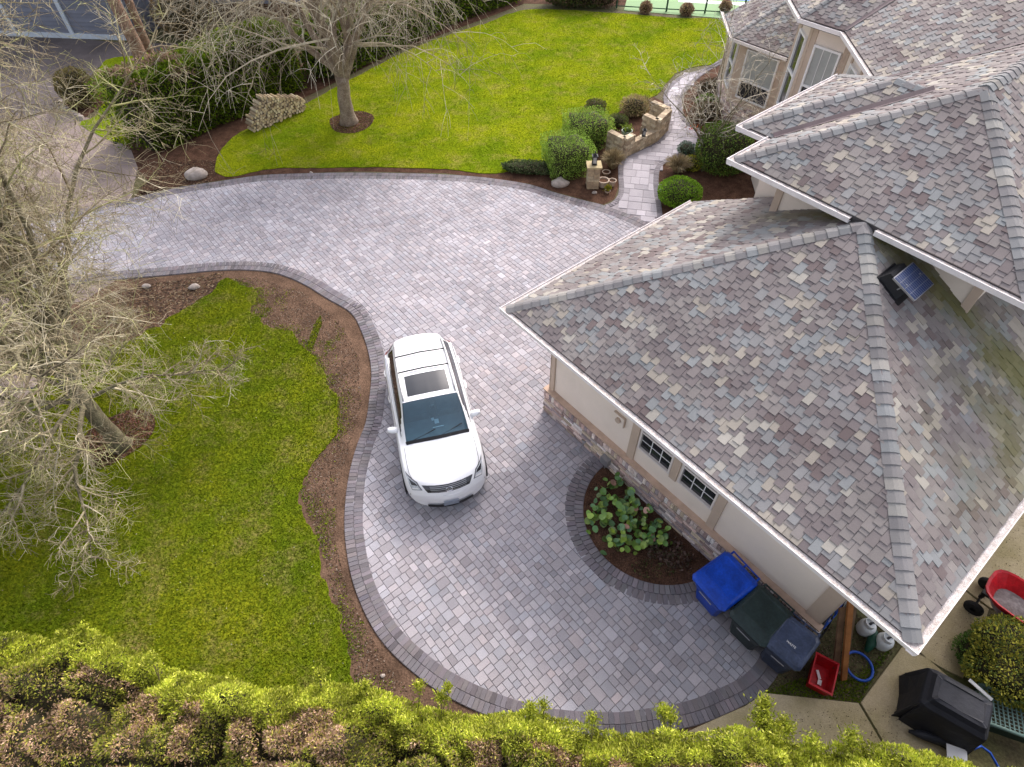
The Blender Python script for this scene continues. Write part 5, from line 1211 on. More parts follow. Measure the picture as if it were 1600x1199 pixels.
# near hedge along the bottom of the picture -----------------------
def near_hedge():
    epx = [(-200, 975), (-60, 985), (0, 985), (70, 992), (130, 985), (165, 1010), (210, 1022), (245, 1045), (300, 1058), (350, 1062), (390, 1082), (440, 1076), (490, 1068), (540, 1070), (590, 1082), (640, 1100), (700, 1118), (760, 1120), (820, 1112), (870, 1125), (930, 1138), (1000, 1152), (1060, 1148), (1110, 1150), (1160, 1148), (1230, 1160), (1300, 1172), (1360, 1168), (1420, 1180), (1500, 1196), (1620, 1215), (1800, 1240)]
    HT = 2.3; E_ = np.array([G(x, y, HT)[:2] for x, y in epx]); o0 = np.array([0, 1.0, 0])
    ed = lambda x: np.interp(x, E_[:, 0], E_[:, 1])
    crev = lambda q, t: np.exp(-((vnoise(q+11, 1.15)-.5)/.045)**2)*np.clip((t-.3)*3, 0, 1)
    def hz(x, y):
        t = np.clip(ed(x)-y, -.4, 3); q = np.stack([x, y, x*0], -1)
        b = (vnoise(q+7, 1.15)-.5)*.75+(vnoise(q, 3.2)-.5)*.38
        return HT+b-.9*np.clip(.28-t, 0, 1)**1.2*1.3+.10*np.minimum(t, 1)-.30*crev(q, t)
    root = empty('conifer_hedge', tuple(o0), 'yellow-green conifer hedge with browned top running along the bottom of the picture', 'hedge')
    # core: dark hull added beneath the sprays
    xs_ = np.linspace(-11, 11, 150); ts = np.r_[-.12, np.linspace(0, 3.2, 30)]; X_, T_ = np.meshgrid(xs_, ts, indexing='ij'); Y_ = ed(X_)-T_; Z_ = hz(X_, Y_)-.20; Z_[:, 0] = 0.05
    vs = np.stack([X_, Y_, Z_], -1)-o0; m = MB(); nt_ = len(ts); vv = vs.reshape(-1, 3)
    m.add(vv, [(i*nt_+j, i*nt_+j+1, (i+1)*nt_+j+1, (i+1)*nt_+j) for i in range(149) for j in range(nt_-1)]); m.build('dark_hull', darkcore, root, smooth=True)
    def mk(n, tlo, thi, cols, size, name, cond=None, aspect=.4, rise=.04, jit=.55, pw=1.):
        x = RNG.uniform(-8.5, 8.2, n); th_ = np.maximum(np.minimum(thi, ed(x)-.85), tlo+.05); t = tlo+(th_-tlo)*RNG.random(n)**pw; y = ed(x)-t
        q = np.stack([x, y, x*0], -1)
        # clumpiness: pull samples toward clump centres
        cl = vnoise(q, 5.5); gap = ((vnoise(q+7, 1.15) > .20) & (RNG.random(n) > crev(q, t)*.93)) | (t < .25)
        k = gap
        if cond is not None: k &= cond(q, t)
        x, y, t, q, cl = x[k], y[k], t[k], q[k], cl[k]; z = hz(x, y)+(cl-.5)*.22+RNG.uniform(-.10, rise, len(x))
        P = np.stack([x, y, z], 1)-o0; e = .12; gx = (hz(x+e, y)-hz(x-e, y))/(2*e); gy = (hz(x, y+e)-hz(x, y-e))/(2*e)
        Nn = np.stack([-gx, -gy+.15*(t < .4), np.ones(len(x))], 1); Nn /= np.linalg.norm(Nn, axis=1, keepdims=True)
        C = np.array(cols)[RNG.integers(0, len(cols), len(x))]*(.55+.8*cl)[:, None]
        return leaves(name, P, Nn, size, C, root, aspect, jit)
    br = lambda q, t: (vnoise(q*np.array([1, 1, 1])+3.3, .95)*.6+vnoise(q, 2.7)*.4) > np.where(t < .38, .95, .455-.05*np.minimum(t-.38, 1))
    nb = lambda q, t: ~br(q, t)
    yel = [(.52, .55, .06), (.43, .48, .05), (.62, .63, .12), (.27, .33, .03)]
    olv = [(.32, .32, .04), (.22, .25, .035), (.40, .36, .07), (.16, .19, .03), (.28, .21, .11)]
    bro = [(.46, .30, .19), (.36, .23, .145), (.56, .40, .27), (.25, .16, .10), (.44, .38, .09)]
    mk(95000, -.10, .55, yel, .052, 'bright_sprays', nb, aspect=.34)
    mk(150000, .35, 3.0, olv, .046, 'olive_sprays', lambda q, t: nb(q, t) | (RNG.random(len(t)) < .16), jit=.8)
    mk(150000, .35, 3.0, bro, .045, 'browned_sprays', br, jit=1.0)
    # tufts that stick out over the edge
    def tuft(xp, yp, zt, r, n):
        c = G(xp, yp, zt)-o0; d = RNG.normal(0, 1, (n, 3)); P = c+d*np.array([r, r, r*1.1])*.5
        T = np.array(yel)[RNG.integers(0, 4, n)]*RNG.uniform(.7, 1.1, (n, 1)); leaves('foliage', P, np.tile([0, .1, 1.], (n, 1)), .06, T, root, .35, .5)
        sm = MB(); base = np.array([c[0], ed(c[0])-.35-o0[1], 0.]); base[2] = hz(c[0], ed(c[0])-.35)-.5
        for k in range(3): sm.tube([tuple(base+RNG.normal(0, .04, 3)), tuple((base+c)/2+np.array([0, 0, -.04])), tuple(c+RNG.normal(0, r*.2, 3))], [.012, .008, .004], 4, (.20, .17, .08), cap=False)
        sm.build('stem', M['twig'], root)
        n2 = n//2; q_ = RNG.random((n2, 1)); P2 = base+(c-base)*q_+RNG.normal(0, 1, (n2, 3))*r*.45; leaves('foliage', P2, np.tile([0, .1, 1.], (n2, 1)), .055, np.array(yel)[RNG.integers(0, 4, n2)]*.8, root, .35, .6)
    for a in ((1192, 1100, 2.2, .12, 500), (1190, 1125, 2.1, .17, 900), (1225, 1135, 2.0, .15, 700), (1205, 1155, 2.1, .2, 900), (1035, 1112, 2.2, .10, 350), (1045, 1118, 2.1, .12, 450), (560, 1085, 2.2, .10, 350), (572, 1072, 2.3, .07, 250), (655, 1072, 2.1, .09, 300), (690, 1090, 2.2, .1, 350), (700, 1075, 2.3, .06, 200), (830, 1108, 2.3, .10, 350), (850, 1102, 2.3, .08, 250), (130, 985, 2.4, .09, 300), (95, 992, 2.4, .07, 220), (240, 1030, 2.4, .1, 250), (500, 1055, 2.4, .09, 300), (925, 1125, 2.35, .1, 300), (1330, 1155, 2.3, .15, 500), (1270, 1165, 2.3, .15, 500)): tuft(*a)
near_hedge()

# broad-leaved plant in the half-round bed
def bergenia():
    c = G(985, 835); root = empty('bergenia', (c[0], c[1], 0), 'broad-leaved green plants filling the half-round bed', 'plant')
    sh = []
    for v in range(3):
        m = MB(); n = 8; vs = [(0, 0, 0)]
        for k in range(n): a = 2*math.pi*k/n; r = 1+.08*math.sin(3*a+v); vs.append((r*math.cos(a), r*.85*math.sin(a), .18*(1 if v != 1 else .4)+.05*math.cos(2*a)))
        m.add(vs, [(0, 1+k, 1+(k+1) % n) for k in range(n)]); sh.append(m)
    spots = px((940, 770), (955, 765), (968, 758), (950, 785), (965, 785), (978, 775), (985, 790), (935, 800), (925, 815), (928, 830), (948, 820), (963, 800), (968, 812), (980, 805), (990, 800), (955, 835), (970, 830), (985, 825), (998, 820), (960, 850), (975, 845), (995, 840), (1010, 845), (1020, 852), (1008, 830), (948, 848), (965, 862), (1030, 838), (1012, 800), (1022, 825), (1035, 850), (975, 795), (1000, 858), (990, 862))
    meshes = []; lm = mat('bergenia_leaf', (1, 1, 1), .35, 'obj', .15, 12, spec=.5)
    for m in sh:
        o = m.build('leaf', lm, root); meshes.append(o.data); bpy.data.objects.remove(o)
    cnt = 0
    for k in range(260):
        s = spots[rnd.randrange(len(spots))]; x, y = s[0]+rnd.gauss(0, .075)-c[0], s[1]+rnd.gauss(0, .075)-c[1]; z = rnd.uniform(.06, .30)
        o = link(bpy.data.objects.new('leaf', meshes[k % 3]), root); sc = rnd.uniform(.05, .10); o.location = (x, y, z); o.scale = (sc, sc, sc); o.rotation_euler = (rnd.gauss(0, .45), rnd.gauss(0, .45), rnd.random()*6.28)
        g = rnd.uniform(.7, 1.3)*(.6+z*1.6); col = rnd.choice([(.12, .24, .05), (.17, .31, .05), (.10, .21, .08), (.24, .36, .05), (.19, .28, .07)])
        if rnd.random() < .03: col = (.45, .26, .19)
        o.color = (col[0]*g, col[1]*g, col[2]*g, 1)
    m = MB()
    for s in spots:
        for k in range(5): m.tube([(s[0]-c[0], s[1]-c[1], 0), (s[0]-c[0]+rnd.gauss(0, .06), s[1]-c[1]+rnd.gauss(0, .06), .16)], .006, 3, (.12, .13, .04), cap=False)
    m.build('stalks', M['twig'], root)['kind'] = 'stuff'
    P = scatter(px((1015, 830), (1050, 840), (1080, 870), (1075, 895), (1040, 890), (1010, 870)), 500); P = np.c_[P, RNG.uniform(.03, .14, 500)]
    shr = empty('withered_plant', (P[0][0], P[0][1], 0), 'withered grey-brown plant beside the leafy plants in the bed', 'plant')
    leaves('foliage', P-np.array([P[0][0], P[0][1], 0]), np.tile([0, 0, 1.], (500, 1)), .07, np.array([(.18, .12, .10), (.13, .09, .07), (.10, .09, .05)]), shr, .7, 1.2)
    P = scatter(px((985, 880), (1015, 875), (1060, 895), (1040, 905), (1000, 905), (985, 895)), 160); P = np.c_[P, RNG.uniform(.02, .10, 160)]
    shr = empty('seedlings', (P[0][0], P[0][1], 0), 'sparse small green weeds along the rim of the half-round bed', 'weeds')
    leaves('foliage', P-np.array([P[0][0], P[0][1], 0]), np.tile([0, 0, 1.], (160, 1)), .06, np.array([(.08, .10, .03), (.13, .10, .05), (.06, .08, .03)]), shr, .4, 1.2)
bergenia()

# ================================================================== GARDEN FEATURES
def stone_rows(root, pts, z0, z1, th, bl=.22, bh=.10, cols=None):      # stacked stone blocks along a polyline; each block a part
    P, d_ = arc_param([np.array(p) for p in pts]); z = z0; r = 0
    cols = cols or [(.50, .40, .27), (.43, .34, .23), (.58, .49, .35), (.37, .29, .20)]
    while z < z1-.01:
        s = -rnd.random()*bl*.5 if r % 2 else 0.
        while s < d_[-1]:
            l = bl*rnd.uniform(.8, 1.25); a = max(s, 0); b = min(s+l, d_[-1]); 
            if b-a > .05:
                p = np.array([np.interp((a+b)/2, d_, P[:, 0]), np.interp((a+b)/2, d_, P[:, 1])]); q = np.array([np.interp(min((a+b)/2+.05, d_[-1]), d_, P[:, 0])-np.interp(max((a+b)/2-.05, 0), d_, P[:, 0]), np.interp(min((a+b)/2+.05, d_[-1]), d_, P[:, 1])-np.interp(max((a+b)/2-.05, 0), d_, P[:, 1])])
                m = MB(); m.box((0, 0, 0), (b-a-.008, th*rnd.uniform(.94, 1.06), bh-.008), taper=.97); o = m.build('stone', M['brick_o'], root)
                o.location = (p[0]-root.location.x, p[1]-root.location.y, z+bh/2); o.rotation_euler.z = math.atan2(q[1], q[0]); c = rnd.choice(cols); g = rnd.uniform(.85, 1.15); o.color = (c[0]*g, c[1]*g, c[2]*g, 1)
            s += l
        z += bh; r += 1
w0, w1_ = G(972, 246), G(1022, 221)
planter = empty('planter_wall', (w0[0], w0[1], 0), 'stacked tan stone planter wall with higher ends beside the walkway', 'garden wall')
ex = G(1040, 203)
stone_rows(planter, [w0[:2], w1_[:2], ex[:2]], 0, .5, .24)
dv_ = (w1_-w0)[:2]; dv_ /= np.linalg.norm(dv_); nv_ = np.array([-dv_[1], dv_[0]])
stone_rows(planter, [w0[:2], w0[:2]+dv_*.5], .5, .8, .26); stone_rows(planter, [w0[:2], w0[:2]+nv_*.8], 0, .8, .24)
stone_rows(planter, [w1_[:2]+dv_*.0, ex[:2]], .5, .9, .26); stone_rows(planter, [w1_[:2], w1_[:2]+nv_*.7], 0, .9, .24); stone_rows(planter, [ex[:2], ex[:2]+nv_*.9], 0, .9, .24)
pc_ = G(925, 291)
pil = empty('stone_pillar', (pc_[0], pc_[1], 0), 'small tan stone pillar with a flat cap at the corner of the shrub bed', 'pillar')
for r in range(8):
    for k, (dx, dy) in enumerate(((-.1, -.1), (.1, -.1), (-.1, .1), (.1, .1))):
        m = MB(); m.box((0, 0, 0), (.21, .21, .092)); o = m.build('stone', M['brick_o'], pil); o.location = (dx*1.1, dy*1.1, .05+r*.1); c = rnd.choice([(.40, .31, .20), (.34, .26, .17), (.46, .38, .26)]); o.color = (*c, 1)
m = MB(); m.box((0, 0, .85), (.54, .5, .06)); m.build('cap', mat('cap_stone', (.42, .34, .19), .9), pil)
def lantern(loc, label, s=1.):
    r = empty('lantern', loc, label, 'lantern', 'black garden lanterns')
    m = MB(); m.box((0, 0, .02*s), (.15*s, .15*s, .04*s)); m.box((0, 0, .27*s), (.17*s, .17*s, .03*s)); m.box((0, 0, .32*s), (.14*s, .14*s, .07*s), taper=.2); m.tube([(0, 0, .35*s), (0, 0, .42*s)], .012*s, 6)
    for x in (-.06, .06):
        for y in (-.06, .06): m.box((x*s, y*s, .15*s), (.014*s, .014*s, .22*s))
    m.build('frame', M['black'], r); m = MB(); m.box((0, 0, .15*s), (.105*s, .105*s, .21*s)); m.build('pane', mat('lantern_glass', (.35, .35, .34), .15), r)
lantern((pc_[0], pc_[1], .88), 'black lantern on top of the stone pillar', 1.2)
mid_ = (w0+w1_)/2; lantern((mid_[0]+.15, mid_[1]+.1, .5), 'black lantern sitting on the low middle of the planter wall', .9)
# path light
pl_ = G(1086, 247); r = empty('path_light', (pl_[0], pl_[1], 0), 'black mushroom path light in the bed on the house side', 'path light'); m = MB(); m.tube([(0, 0, 0), (0, 0, .42)], .012, 6); m.build('stake', M['black'], r); m = MB(); m.lathe([(0, .48), (.05, .46), (.10, .42), (.03, .41)], n=14); m.build('shade', M['black'], r, smooth=True)
# pots
def pot(x, y, label, col, r_=.17, h=.28, name='plant_pot', plant=None):
    c = G(x, y); r = empty(name, (c[0], c[1], 0), label, 'plant pot'); m = MB(); m.lathe([(0, 0), (r_*.7, 0), (r_*.95, h*.85), (r_*1.08, h*.86), (r_*1.08, h), (r_*.9, h), (r_*.85, h*.8), (0, h*.8)], n=18); m.build('pot', col, r, smooth=False)
    m = MB(); m.lathe([(0, h*.82), (r_*.85, h*.82)], n=12); m.build('earth', M['mulch'], r)
    if plant: 
        P = RNG.normal(0, 1, (220, 3))*np.array([r_*.5, r_*.5, .05])+np.array([0, 0, h+.08]); leaves('foliage', P, np.tile([0, 0, 1.], (220, 1)), .08, np.array(plant), r, .4, .8)
pale = mat('pale_pot', (.45, .36, .28), .8, None, .15, 8)
pot(952, 219, 'terracotta pot in the bed behind the planter wall', M['terracotta'], .19, .3)
pot(942, 291, 'pale carved pot right of the stone pillar', pale, .2, .26)
pot(956, 290, 'smaller pale pot beside the carved pot', pale, .14, .22)
pot(947, 272, 'shallow pale dish behind the carved pot', pale, .15, .1)
pot(976, 232, 'green glazed pot with yellow-green leaves inside the planter wall', mat('glazed_pot', (.12, .17, .13), .3), .2, .75, plant=[(.16, .24, .03), (.22, .28, .05)])
pot(949, 301, 'small yellow plant in a pot at the bed corner', pale, .1, .08, plant=[(.25, .22, .02), (.15, .17, .02)])
# rocks
def rock(x, y, s, label, name='rock', m_='rock', cat='rock'):
    c = G(x, y); vs = []; mm = 14; nn = 9; sd = rnd.random()*20
    for i in range(nn+1):
        th = math.pi*i/nn
        for q in range(mm):
            ph = 2*math.pi*q/mm; d = np.array([math.sin(th)*math.cos(ph), math.sin(th)*math.sin(ph), math.cos(th)]); k = .75+.5*vnoise(d*1.6+sd, 1.); vs.append((d[0]*s[0]*k, d[1]*s[1]*k, max(-.03, d[2]*s[2]*k+s[2]*.3)))
    m = MB(); m.add(vs, [(i*mm+q, (i+1)*mm+q, (i+1)*mm+(q+1) % mm, i*mm+(q+1) % mm) for i in range(nn) for q in range(mm)]); o = m.build(name, M[m_], None, smooth=True, loc=(c[0], c[1], -.02)); tag(o, label, cat)
rock(307, 276, (.42, .28, .25), 'pale boulder in the bed at the far driveway edge'); rock(304, 449, (.17, .13, .1), 'small pale rock in the leafy bed on the left'); rock(229, 448, (.12, .1, .08), 'tiny pale rock left in the same leafy bed')
rock(486, 270, (.07, .05, .05), 'small white stone on the far driveway edge'); rock(874, 288, (.35, .25, .2), 'brown rock in front of the square green shrub'); rock(929, 301, (.1, .07, .05), 'greenish stone by the stone pillar')
rock(598, 1056, (.05, .04, .03), 'white pebble on the soil strip near the hedge')
m = MB()
for k in range(14):
    t = k/13; p = G(92+38*min(1, t*2) if t < .5 else 130, 166) if False else G(*((95+ (120-95)*0+ (t*2)*30, 168+t*2*12) if t < .5 else (125-(0), 180)) )
rk = empty('edging_stones', tuple(G(110, 178)), 'row of pale edging stones around the olive-brown shrub', 'edging')
for a, b in (((93, 166), (127, 186)), ((93, 166), (112, 150))):
    for k in range(9):
        t = k/8; p = G(a[0]+(b[0]-a[0])*t, a[1]+(b[1]-a[1])*t); m = MB(); m.box((0, 0, 0), (.26, .16, .16), taper=.85); o = m.build('stone', M['rock'], rk); o.location = (p[0]-rk.location.x, p[1]-rk.location.y, .06); o.rotation_euler.z = rnd.random()
sheet('mulch', ccw([tuple(p) for p in px((95, 168), (127, 187), (160, 165), (168, 150), (150, 140), (112, 150))]), .004, M['mulch'], kind='structure')
c = G(1086, 208); P = np.c_[RNG.normal(0, .14, (40, 2)), RNG.uniform(.05, .3, 40)]; rf = empty('red_leaves', (c[0], c[1], 0), 'small sprig of red leaves at the walkway edge', 'plant')
leaves('foliage', P, np.tile([0, 0, 1.], (40, 1)), .09, np.array([(.45, .08, .04), (.5, .16, .06)]), rf, .5, 1.)
# firewood
fa, fb = G(392, 205), G(475, 170); wd = empty('firewood_stack', (fa[0], fa[1], 0), 'stack of split firewood against the conifer hedge', 'firewood'); dd = (fb-fa)[:2]; LL = np.linalg.norm(dd); dd /= LL; nn2 = np.array([-dd[1], dd[0]])
shl = None; r = 0; z = .07
while z < 1.25:
    s = .05+(.06 if r % 2 else 0)
    hmax = lambda s_: (.35+ (s_/LL)*2.6 if s_ < LL*.3 else 1.22-(s_/LL-.3)*.95)
    while s < LL:
        if z < hmax(s):
            rr = rnd.uniform(.05, .072); off = rnd.gauss(0, .04); m = MB(); n = 7; a0 = rnd.random()
            pr = [(rr*math.cos(2*math.pi*k/n+a0)*rnd.uniform(.85, 1.1), rr*math.sin(2*math.pi*k/n+a0)*rnd.uniform(.85, 1.1)) for k in range(n)]
            vs = [(q[0], -.22, q[1]) for q in pr]+[(q[0], .22, q[1]) for q in pr]; c = rnd.choice([(.68, .54, .34), (.56, .43, .26), (.74, .62, .42), (.40, .30, .19)])
            m.add(vs, [tuple(range(n))], c); m.add(vs, [tuple(reversed(range(n, 2*n)))]+[(k, n+k, n+(k+1) % n, (k+1) % n) for k in range(n)], (c[0]*.6, c[1]*.6, c[2]*.6)); o = m.build('log', M['log'], wd)
            p = dd*s+nn2*off; o.location = (p[0], p[1], z); o.rotation_euler.z = math.atan2(dd[1], dd[0])
        s += .125
    z += .112; r += 1

# ================================================================== BINS AND CLUTTER BY THE GARAGE
def bin_(u, v, rz, mt, label, s=1.0, text=None, h=1.06):
    c = W(u, v); r = empty('wheelie_bin', (c.x, c.y, .01), label, 'wheelie bin', 'wheelie bins by the garage wall', HPSI+rz)
    w, d_ = .62*s, .74*s; m = MB(); h0 = h-.06
    # local: front is -y, hinge at +y
    def ring(hw, y0, y1, z, ch=.06): return [(-hw+ch, y0, z), (hw-ch, y0, z), (hw, y0+ch, z), (hw, y1-ch, z), (hw-ch, y1, z), (-hw+ch, y1, z), (-hw, y1-ch, z), (-hw, y0+ch, z)]
    lv = [ring(w*.36, -d_*.30, d_*.36, .06), ring(w*.42, -d_*.38, d_*.40, h0*.55), ring(w*.47, -d_*.46, d_*.44, h0*.8), ring(w*.48, -d_*.47, d_*.45, h0*.93), ring(w*.51, -d_*.51, d_*.48, h0*.93), ring(w*.52, -d_*.52, d_*.49, h0)]
    vs = [p for l in lv for p in l]; fs = [(k*8+i, k*8+(i+1) % 8, (k+1)*8+(i+1) % 8, (k+1)*8+i) for k in range(len(lv)-1) for i in range(8)]+[tuple(reversed(range(8)))]
    m.add(vs, fs); body = m.build('body', mt, r)
    m = MB(); lw = w*.545; l = [ring(lw, -d_*.56, d_*.50, h0+.005, .07), ring(lw, -d_*.56, d_*.50, h0+.045, .07), ring(lw*.93, -d_*.50, d_*.46, h0+.085, .07), ring(lw*.82, -d_*.30, d_*.36, h0+.115, .05), ring(lw*.78, -d_*.26, d_*.33, h0+.105, .05)]
    vs = [p for q in l for p in q]; fs = [(k*8+i, k*8+(i+1) % 8, (k+1)*8+(i+1) % 8, (k+1)*8+i) for k in range(len(l)-1) for i in range(8)]+[tuple(range(32, 40)), tuple(reversed(range(8)))]
    m.add(vs, fs); lid = m.build('lid', mt, r)
    m = MB(); m.tube([(-w*.42, d_*.62, h0-.02), (w*.42, d_*.62, h0-.02)], .016, 8)
    for x in (-.42, 0, .42): m.box((w*x, d_*.55, h0-.01), (.035, d_*.14, .05))
    m.build('handle', mt, r)
    m = MB(); m.tube([(-w*.2, -d_*.50, h0*.78), (w*.2, -d_*.50, h0*.78)], .012, 8); m.build('grab_bar', M['greymetal'], body)
    for sx in (-1, 1):
        q = MB(); q.lathe([(.05, -.03), (.12, -.03), (.125, 0), (.12, .03), (.05, .03)], n=16); q.v = [tuple(Matrix.Rotation(math.pi/2, 3, 'Y') @ Vector(p)+Vector((sx*w*.42, d_*.36, .125))) for p in q.v]; q.build('wheel', M['tyre'], r)
    if text:
        cu = bpy.data.curves.new('lettering', 'FONT'); cu.body = text; cu.size = .07; cu.extrude = .002; cu.align_x = 'CENTER'; o = bpy.data.objects.new('lettering', cu); link(o, r)
        me = bpy.data.meshes.new_from_object(o); bpy.data.objects.remove(o); me.materials.clear(); me.materials.append(M['white']); o = bpy.data.objects.new('lettering', me); link(o, lid); o.location = (0, -d_*.18, h0+.108); o.scale = (.8, .9, 1)
    return r
bin_(-1.12, 6.22, -.12, M['binblue'], 'bright blue wheelie bin, leftmost of the three by the wall', 1.28)
bin_(-.27, 6.20, -.03, M['bingreen'], 'blackish-green wheelie bin between the blue and the navy ones', 1.22)
bin_(.38, 6.22, .06, M['binnavy'], 'navy wheelie bin with white lettering on its lid at the garage corner', 1.05, 'WASTE')
# red crate
def crate():
    c = G(1278, 1060); r = empty('recycling_crate', (c[0], c[1], 0), 'red plastic recycling crate on the earth in front of the navy bin', 'crate', None, HPSI+.35+math.pi/2)
    m = MB(); a, b, h = .30, .20, .32
    def rg(k, z): return [(-a*k, -b*k, z), (a*k, -b*k, z), (a*k, b*k, z), (-a*k, b*k, z)]
    l = [rg(.86, .0), rg(1., h), rg(1.08, h), rg(1.08, h-.03), rg(1.03, h-.03)]; vs = [p for q in l for p in q]+rg(.95, h)+rg(.82, .02)
    fs = [(k*4+i, k*4+(i+1) % 4, (k+1)*4+(i+1) % 4, (k+1)*4+i) for k in (1, 2, 3) for i in range(4)]+[(i, (i+1) % 4, 4+(i+1) % 4, 4+i) for i in range(4)]+[(20+i, 24+i, 24+(i+1) % 4, 20+(i+1) % 4) for i in range(4)]+[(4+i, 20+i, 20+(i+1) % 4, 4+(i+1) % 4) for i in range(4)]+[(24, 25, 26, 27), (3, 2, 1, 0)]
    m.add(vs, fs); m.build('tub', M['red'], r)
    m = MB(); m.box((.05, .02, .05), (.16, .05, .02), Matrix.Rotation(.5, 3, 'Z')); m.box((-.08, -.03, .045), (.1, .07, .015)); m.build('scrap_paper', M['white'], r)
crate()
# planks leaning on the wall
def plank(p0, p1, w, t, label, tint):
    a, b = Vector(p0), Vector(p1); d = (b-a); L_ = d.length; d.normalize(); s = d.cross(Vector((0, 0, 1))).normalized(); n = s.cross(d); m = MB(); m.box((0, 0, 0), (w, t, L_), Matrix((s, n, d)).transposed(), tint); o = m.build('wooden_plank', M['wood'], None, loc=(a+b)/2); tag(o, label, 'plank', 'old planks leaning at the garage corner')
plank(G(1318, 1062, .03), W(.62, 7.35, 1.55), .11, .05, 'orange-brown plank, the longest leaning at the garage corner', (1.5, .9, .45))
plank(G(1305, 1052, .03), W(.60, 7.25, 1.35), .12, .04, 'grey-brown plank leaning left of the orange-brown one', (.85, .75, .7))
plank(G(1322, 1020, .03), W(.60, 7.75, 1.3), .12, .05, 'brown plank leaning right of the orange-brown one', (.7, .7, .65))
plank(G(1282, 1030, .03), G(1316, 1056, .05), .07, .04, 'short plank lying on the earth beside the red crate', (.9, .85, .8))
# propane tanks
def tank(x, y, label):
    c = G(x, y); r = empty('gas_cylinder', (c[0], c[1], 0), label, 'gas cylinder', 'white gas cylinders at the garage corner'); m = MB(); m.lathe([(.11, 0), (.12, .02), (.10, .03), (.15, .08), (.155, .12), (.155, .27), (.14, .32), (.09, .365), (.03, .38), (0, .38)], n=24); m.build('shell', M['tank'], r, smooth=True)
    m = MB(); n = 16
    for k in range(12): a0, a1 = 2*math.pi*(k)/n, 2*math.pi*(k+1)/n; m.add([(.1*math.cos(a0), .1*math.sin(a0), .355), (.1*math.cos(a1), .1*math.sin(a1), .355), (.1*math.cos(a1), .1*math.sin(a1), .46), (.1*math.cos(a0), .1*math.sin(a0), .46), (.11*math.cos(a0), .11*math.sin(a0), .355), (.11*math.cos(a1), .11*math.sin(a1), .355), (.11*math.cos(a1), .11*math.sin(a1), .46), (.11*math.cos(a0), .11*math.sin(a0), .46)], [(0, 1, 2, 3), (7, 6, 5, 4), (3, 2, 6, 7)])
    m.build('collar', M['tank'], r); m = MB(); m.tube([(0, 0, .37), (0, 0, .43)], .025, 8); m.tube([(0, 0, .41), (.07, .02, .41)], .015, 6); m.build('valve', M['black'], r)
tank(1374, 1008, 'white gas cylinder nearest the concrete path'); tank(1347, 986, 'duller gas cylinder closer to the wall')
# hoop of blue plastic (child's pool ring), green bag, bicycle
c = G(1340, 1042); m = MB(); m.tube([(.26*math.cos(a), .26*math.sin(a)*1.0, .05) for a in np.linspace(0, 2*math.pi, 41)], .026, 8, cap=False); o = m.build('blue_ring', M['hose'], None, smooth=True, loc=(c[0], c[1], 0)); o.rotation_euler = (.05, .1, 0); tag(o, 'blue plastic ring lying on the leafy earth', 'ring')
c = G(1358, 1002); m = MB(); m.tube([(-.18, -.22, .06), (-.06, -.1, .12), (.05, .08, .15), (.14, .24, .10)], [.04, .09, .09, .03], 10); o = m.build('rolled_sheet', mat('green_sheet', (.01, .06, .035), .5), None, smooth=True, loc=(c[0], c[1], .02)); tag(o, 'dark green rolled sheet between the two gas cylinders', 'rolled sheet')
def bicycle():
    a = W(.72, 7.75, 0); r = empty('bicycle', (a.x, a.y, 0), 'blue bicycle leaning at the garage side wall behind the planks', 'bicycle', None, HPSI+math.pi/2)
    T = Matrix.Rotation(math.radians(-14), 4, 'X')
    def tr(pts): return [T @ Vector(p) for p in pts]
    for x in (-.5, .5):
        m = MB(); m.tube(tr([(x+.31*math.cos(t), 0, .33+.31*math.sin(t)) for t in np.linspace(0, 2*math.pi, 29)]), .02, 6, cap=False); wh = m.build('wheel', M['tyre'], r)
        m = MB()
        for k in range(8): t = math.pi*k/8; m.tube(tr([(x-.3*math.cos(t), 0, .33-.3*math.sin(t)), (x+.3*math.cos(t), 0, .33+.3*math.sin(t))]), .003, 3, cap=False)
        m.build('spokes', M['greymetal'], wh)['kind'] = 'stuff'
    m = MB()
    for p in (((-.5, 0, .33), (-.05, 0, .3)), ((-.05, 0, .3), (-.2, 0, .82)), ((-.2, 0, .75), (.32, 0, .80)), ((-.05, 0, .3), (.34, 0, .74)), ((.5, 0, .33), (.3, 0, .9)), ((-.5, 0, .33), (-.2, 0, .74))): m.tube(tr(p), .017, 6)
    m.build('frame', M['hose'], r); m = MB(); m.box(T @ Vector((-.22, 0, .86)), (.24, .12, .05)); m.build('saddle', M['black'], r)
    m = MB(); m.tube(tr([(.22, -.26, .98), (.3, -.1, .95), (.3, .1, .95), (.22, .26, .98)]), .014, 6); m.build('handlebar', M['chrome'], r)
    m = MB(); m.lathe([(0, -.04), (.03, -.03), (.04, 0), (.03, .03), (0, .04)], T @ Vector((.38, -.1, .85)), 10); m.build('lamp', M['white'], r)
bicycle()
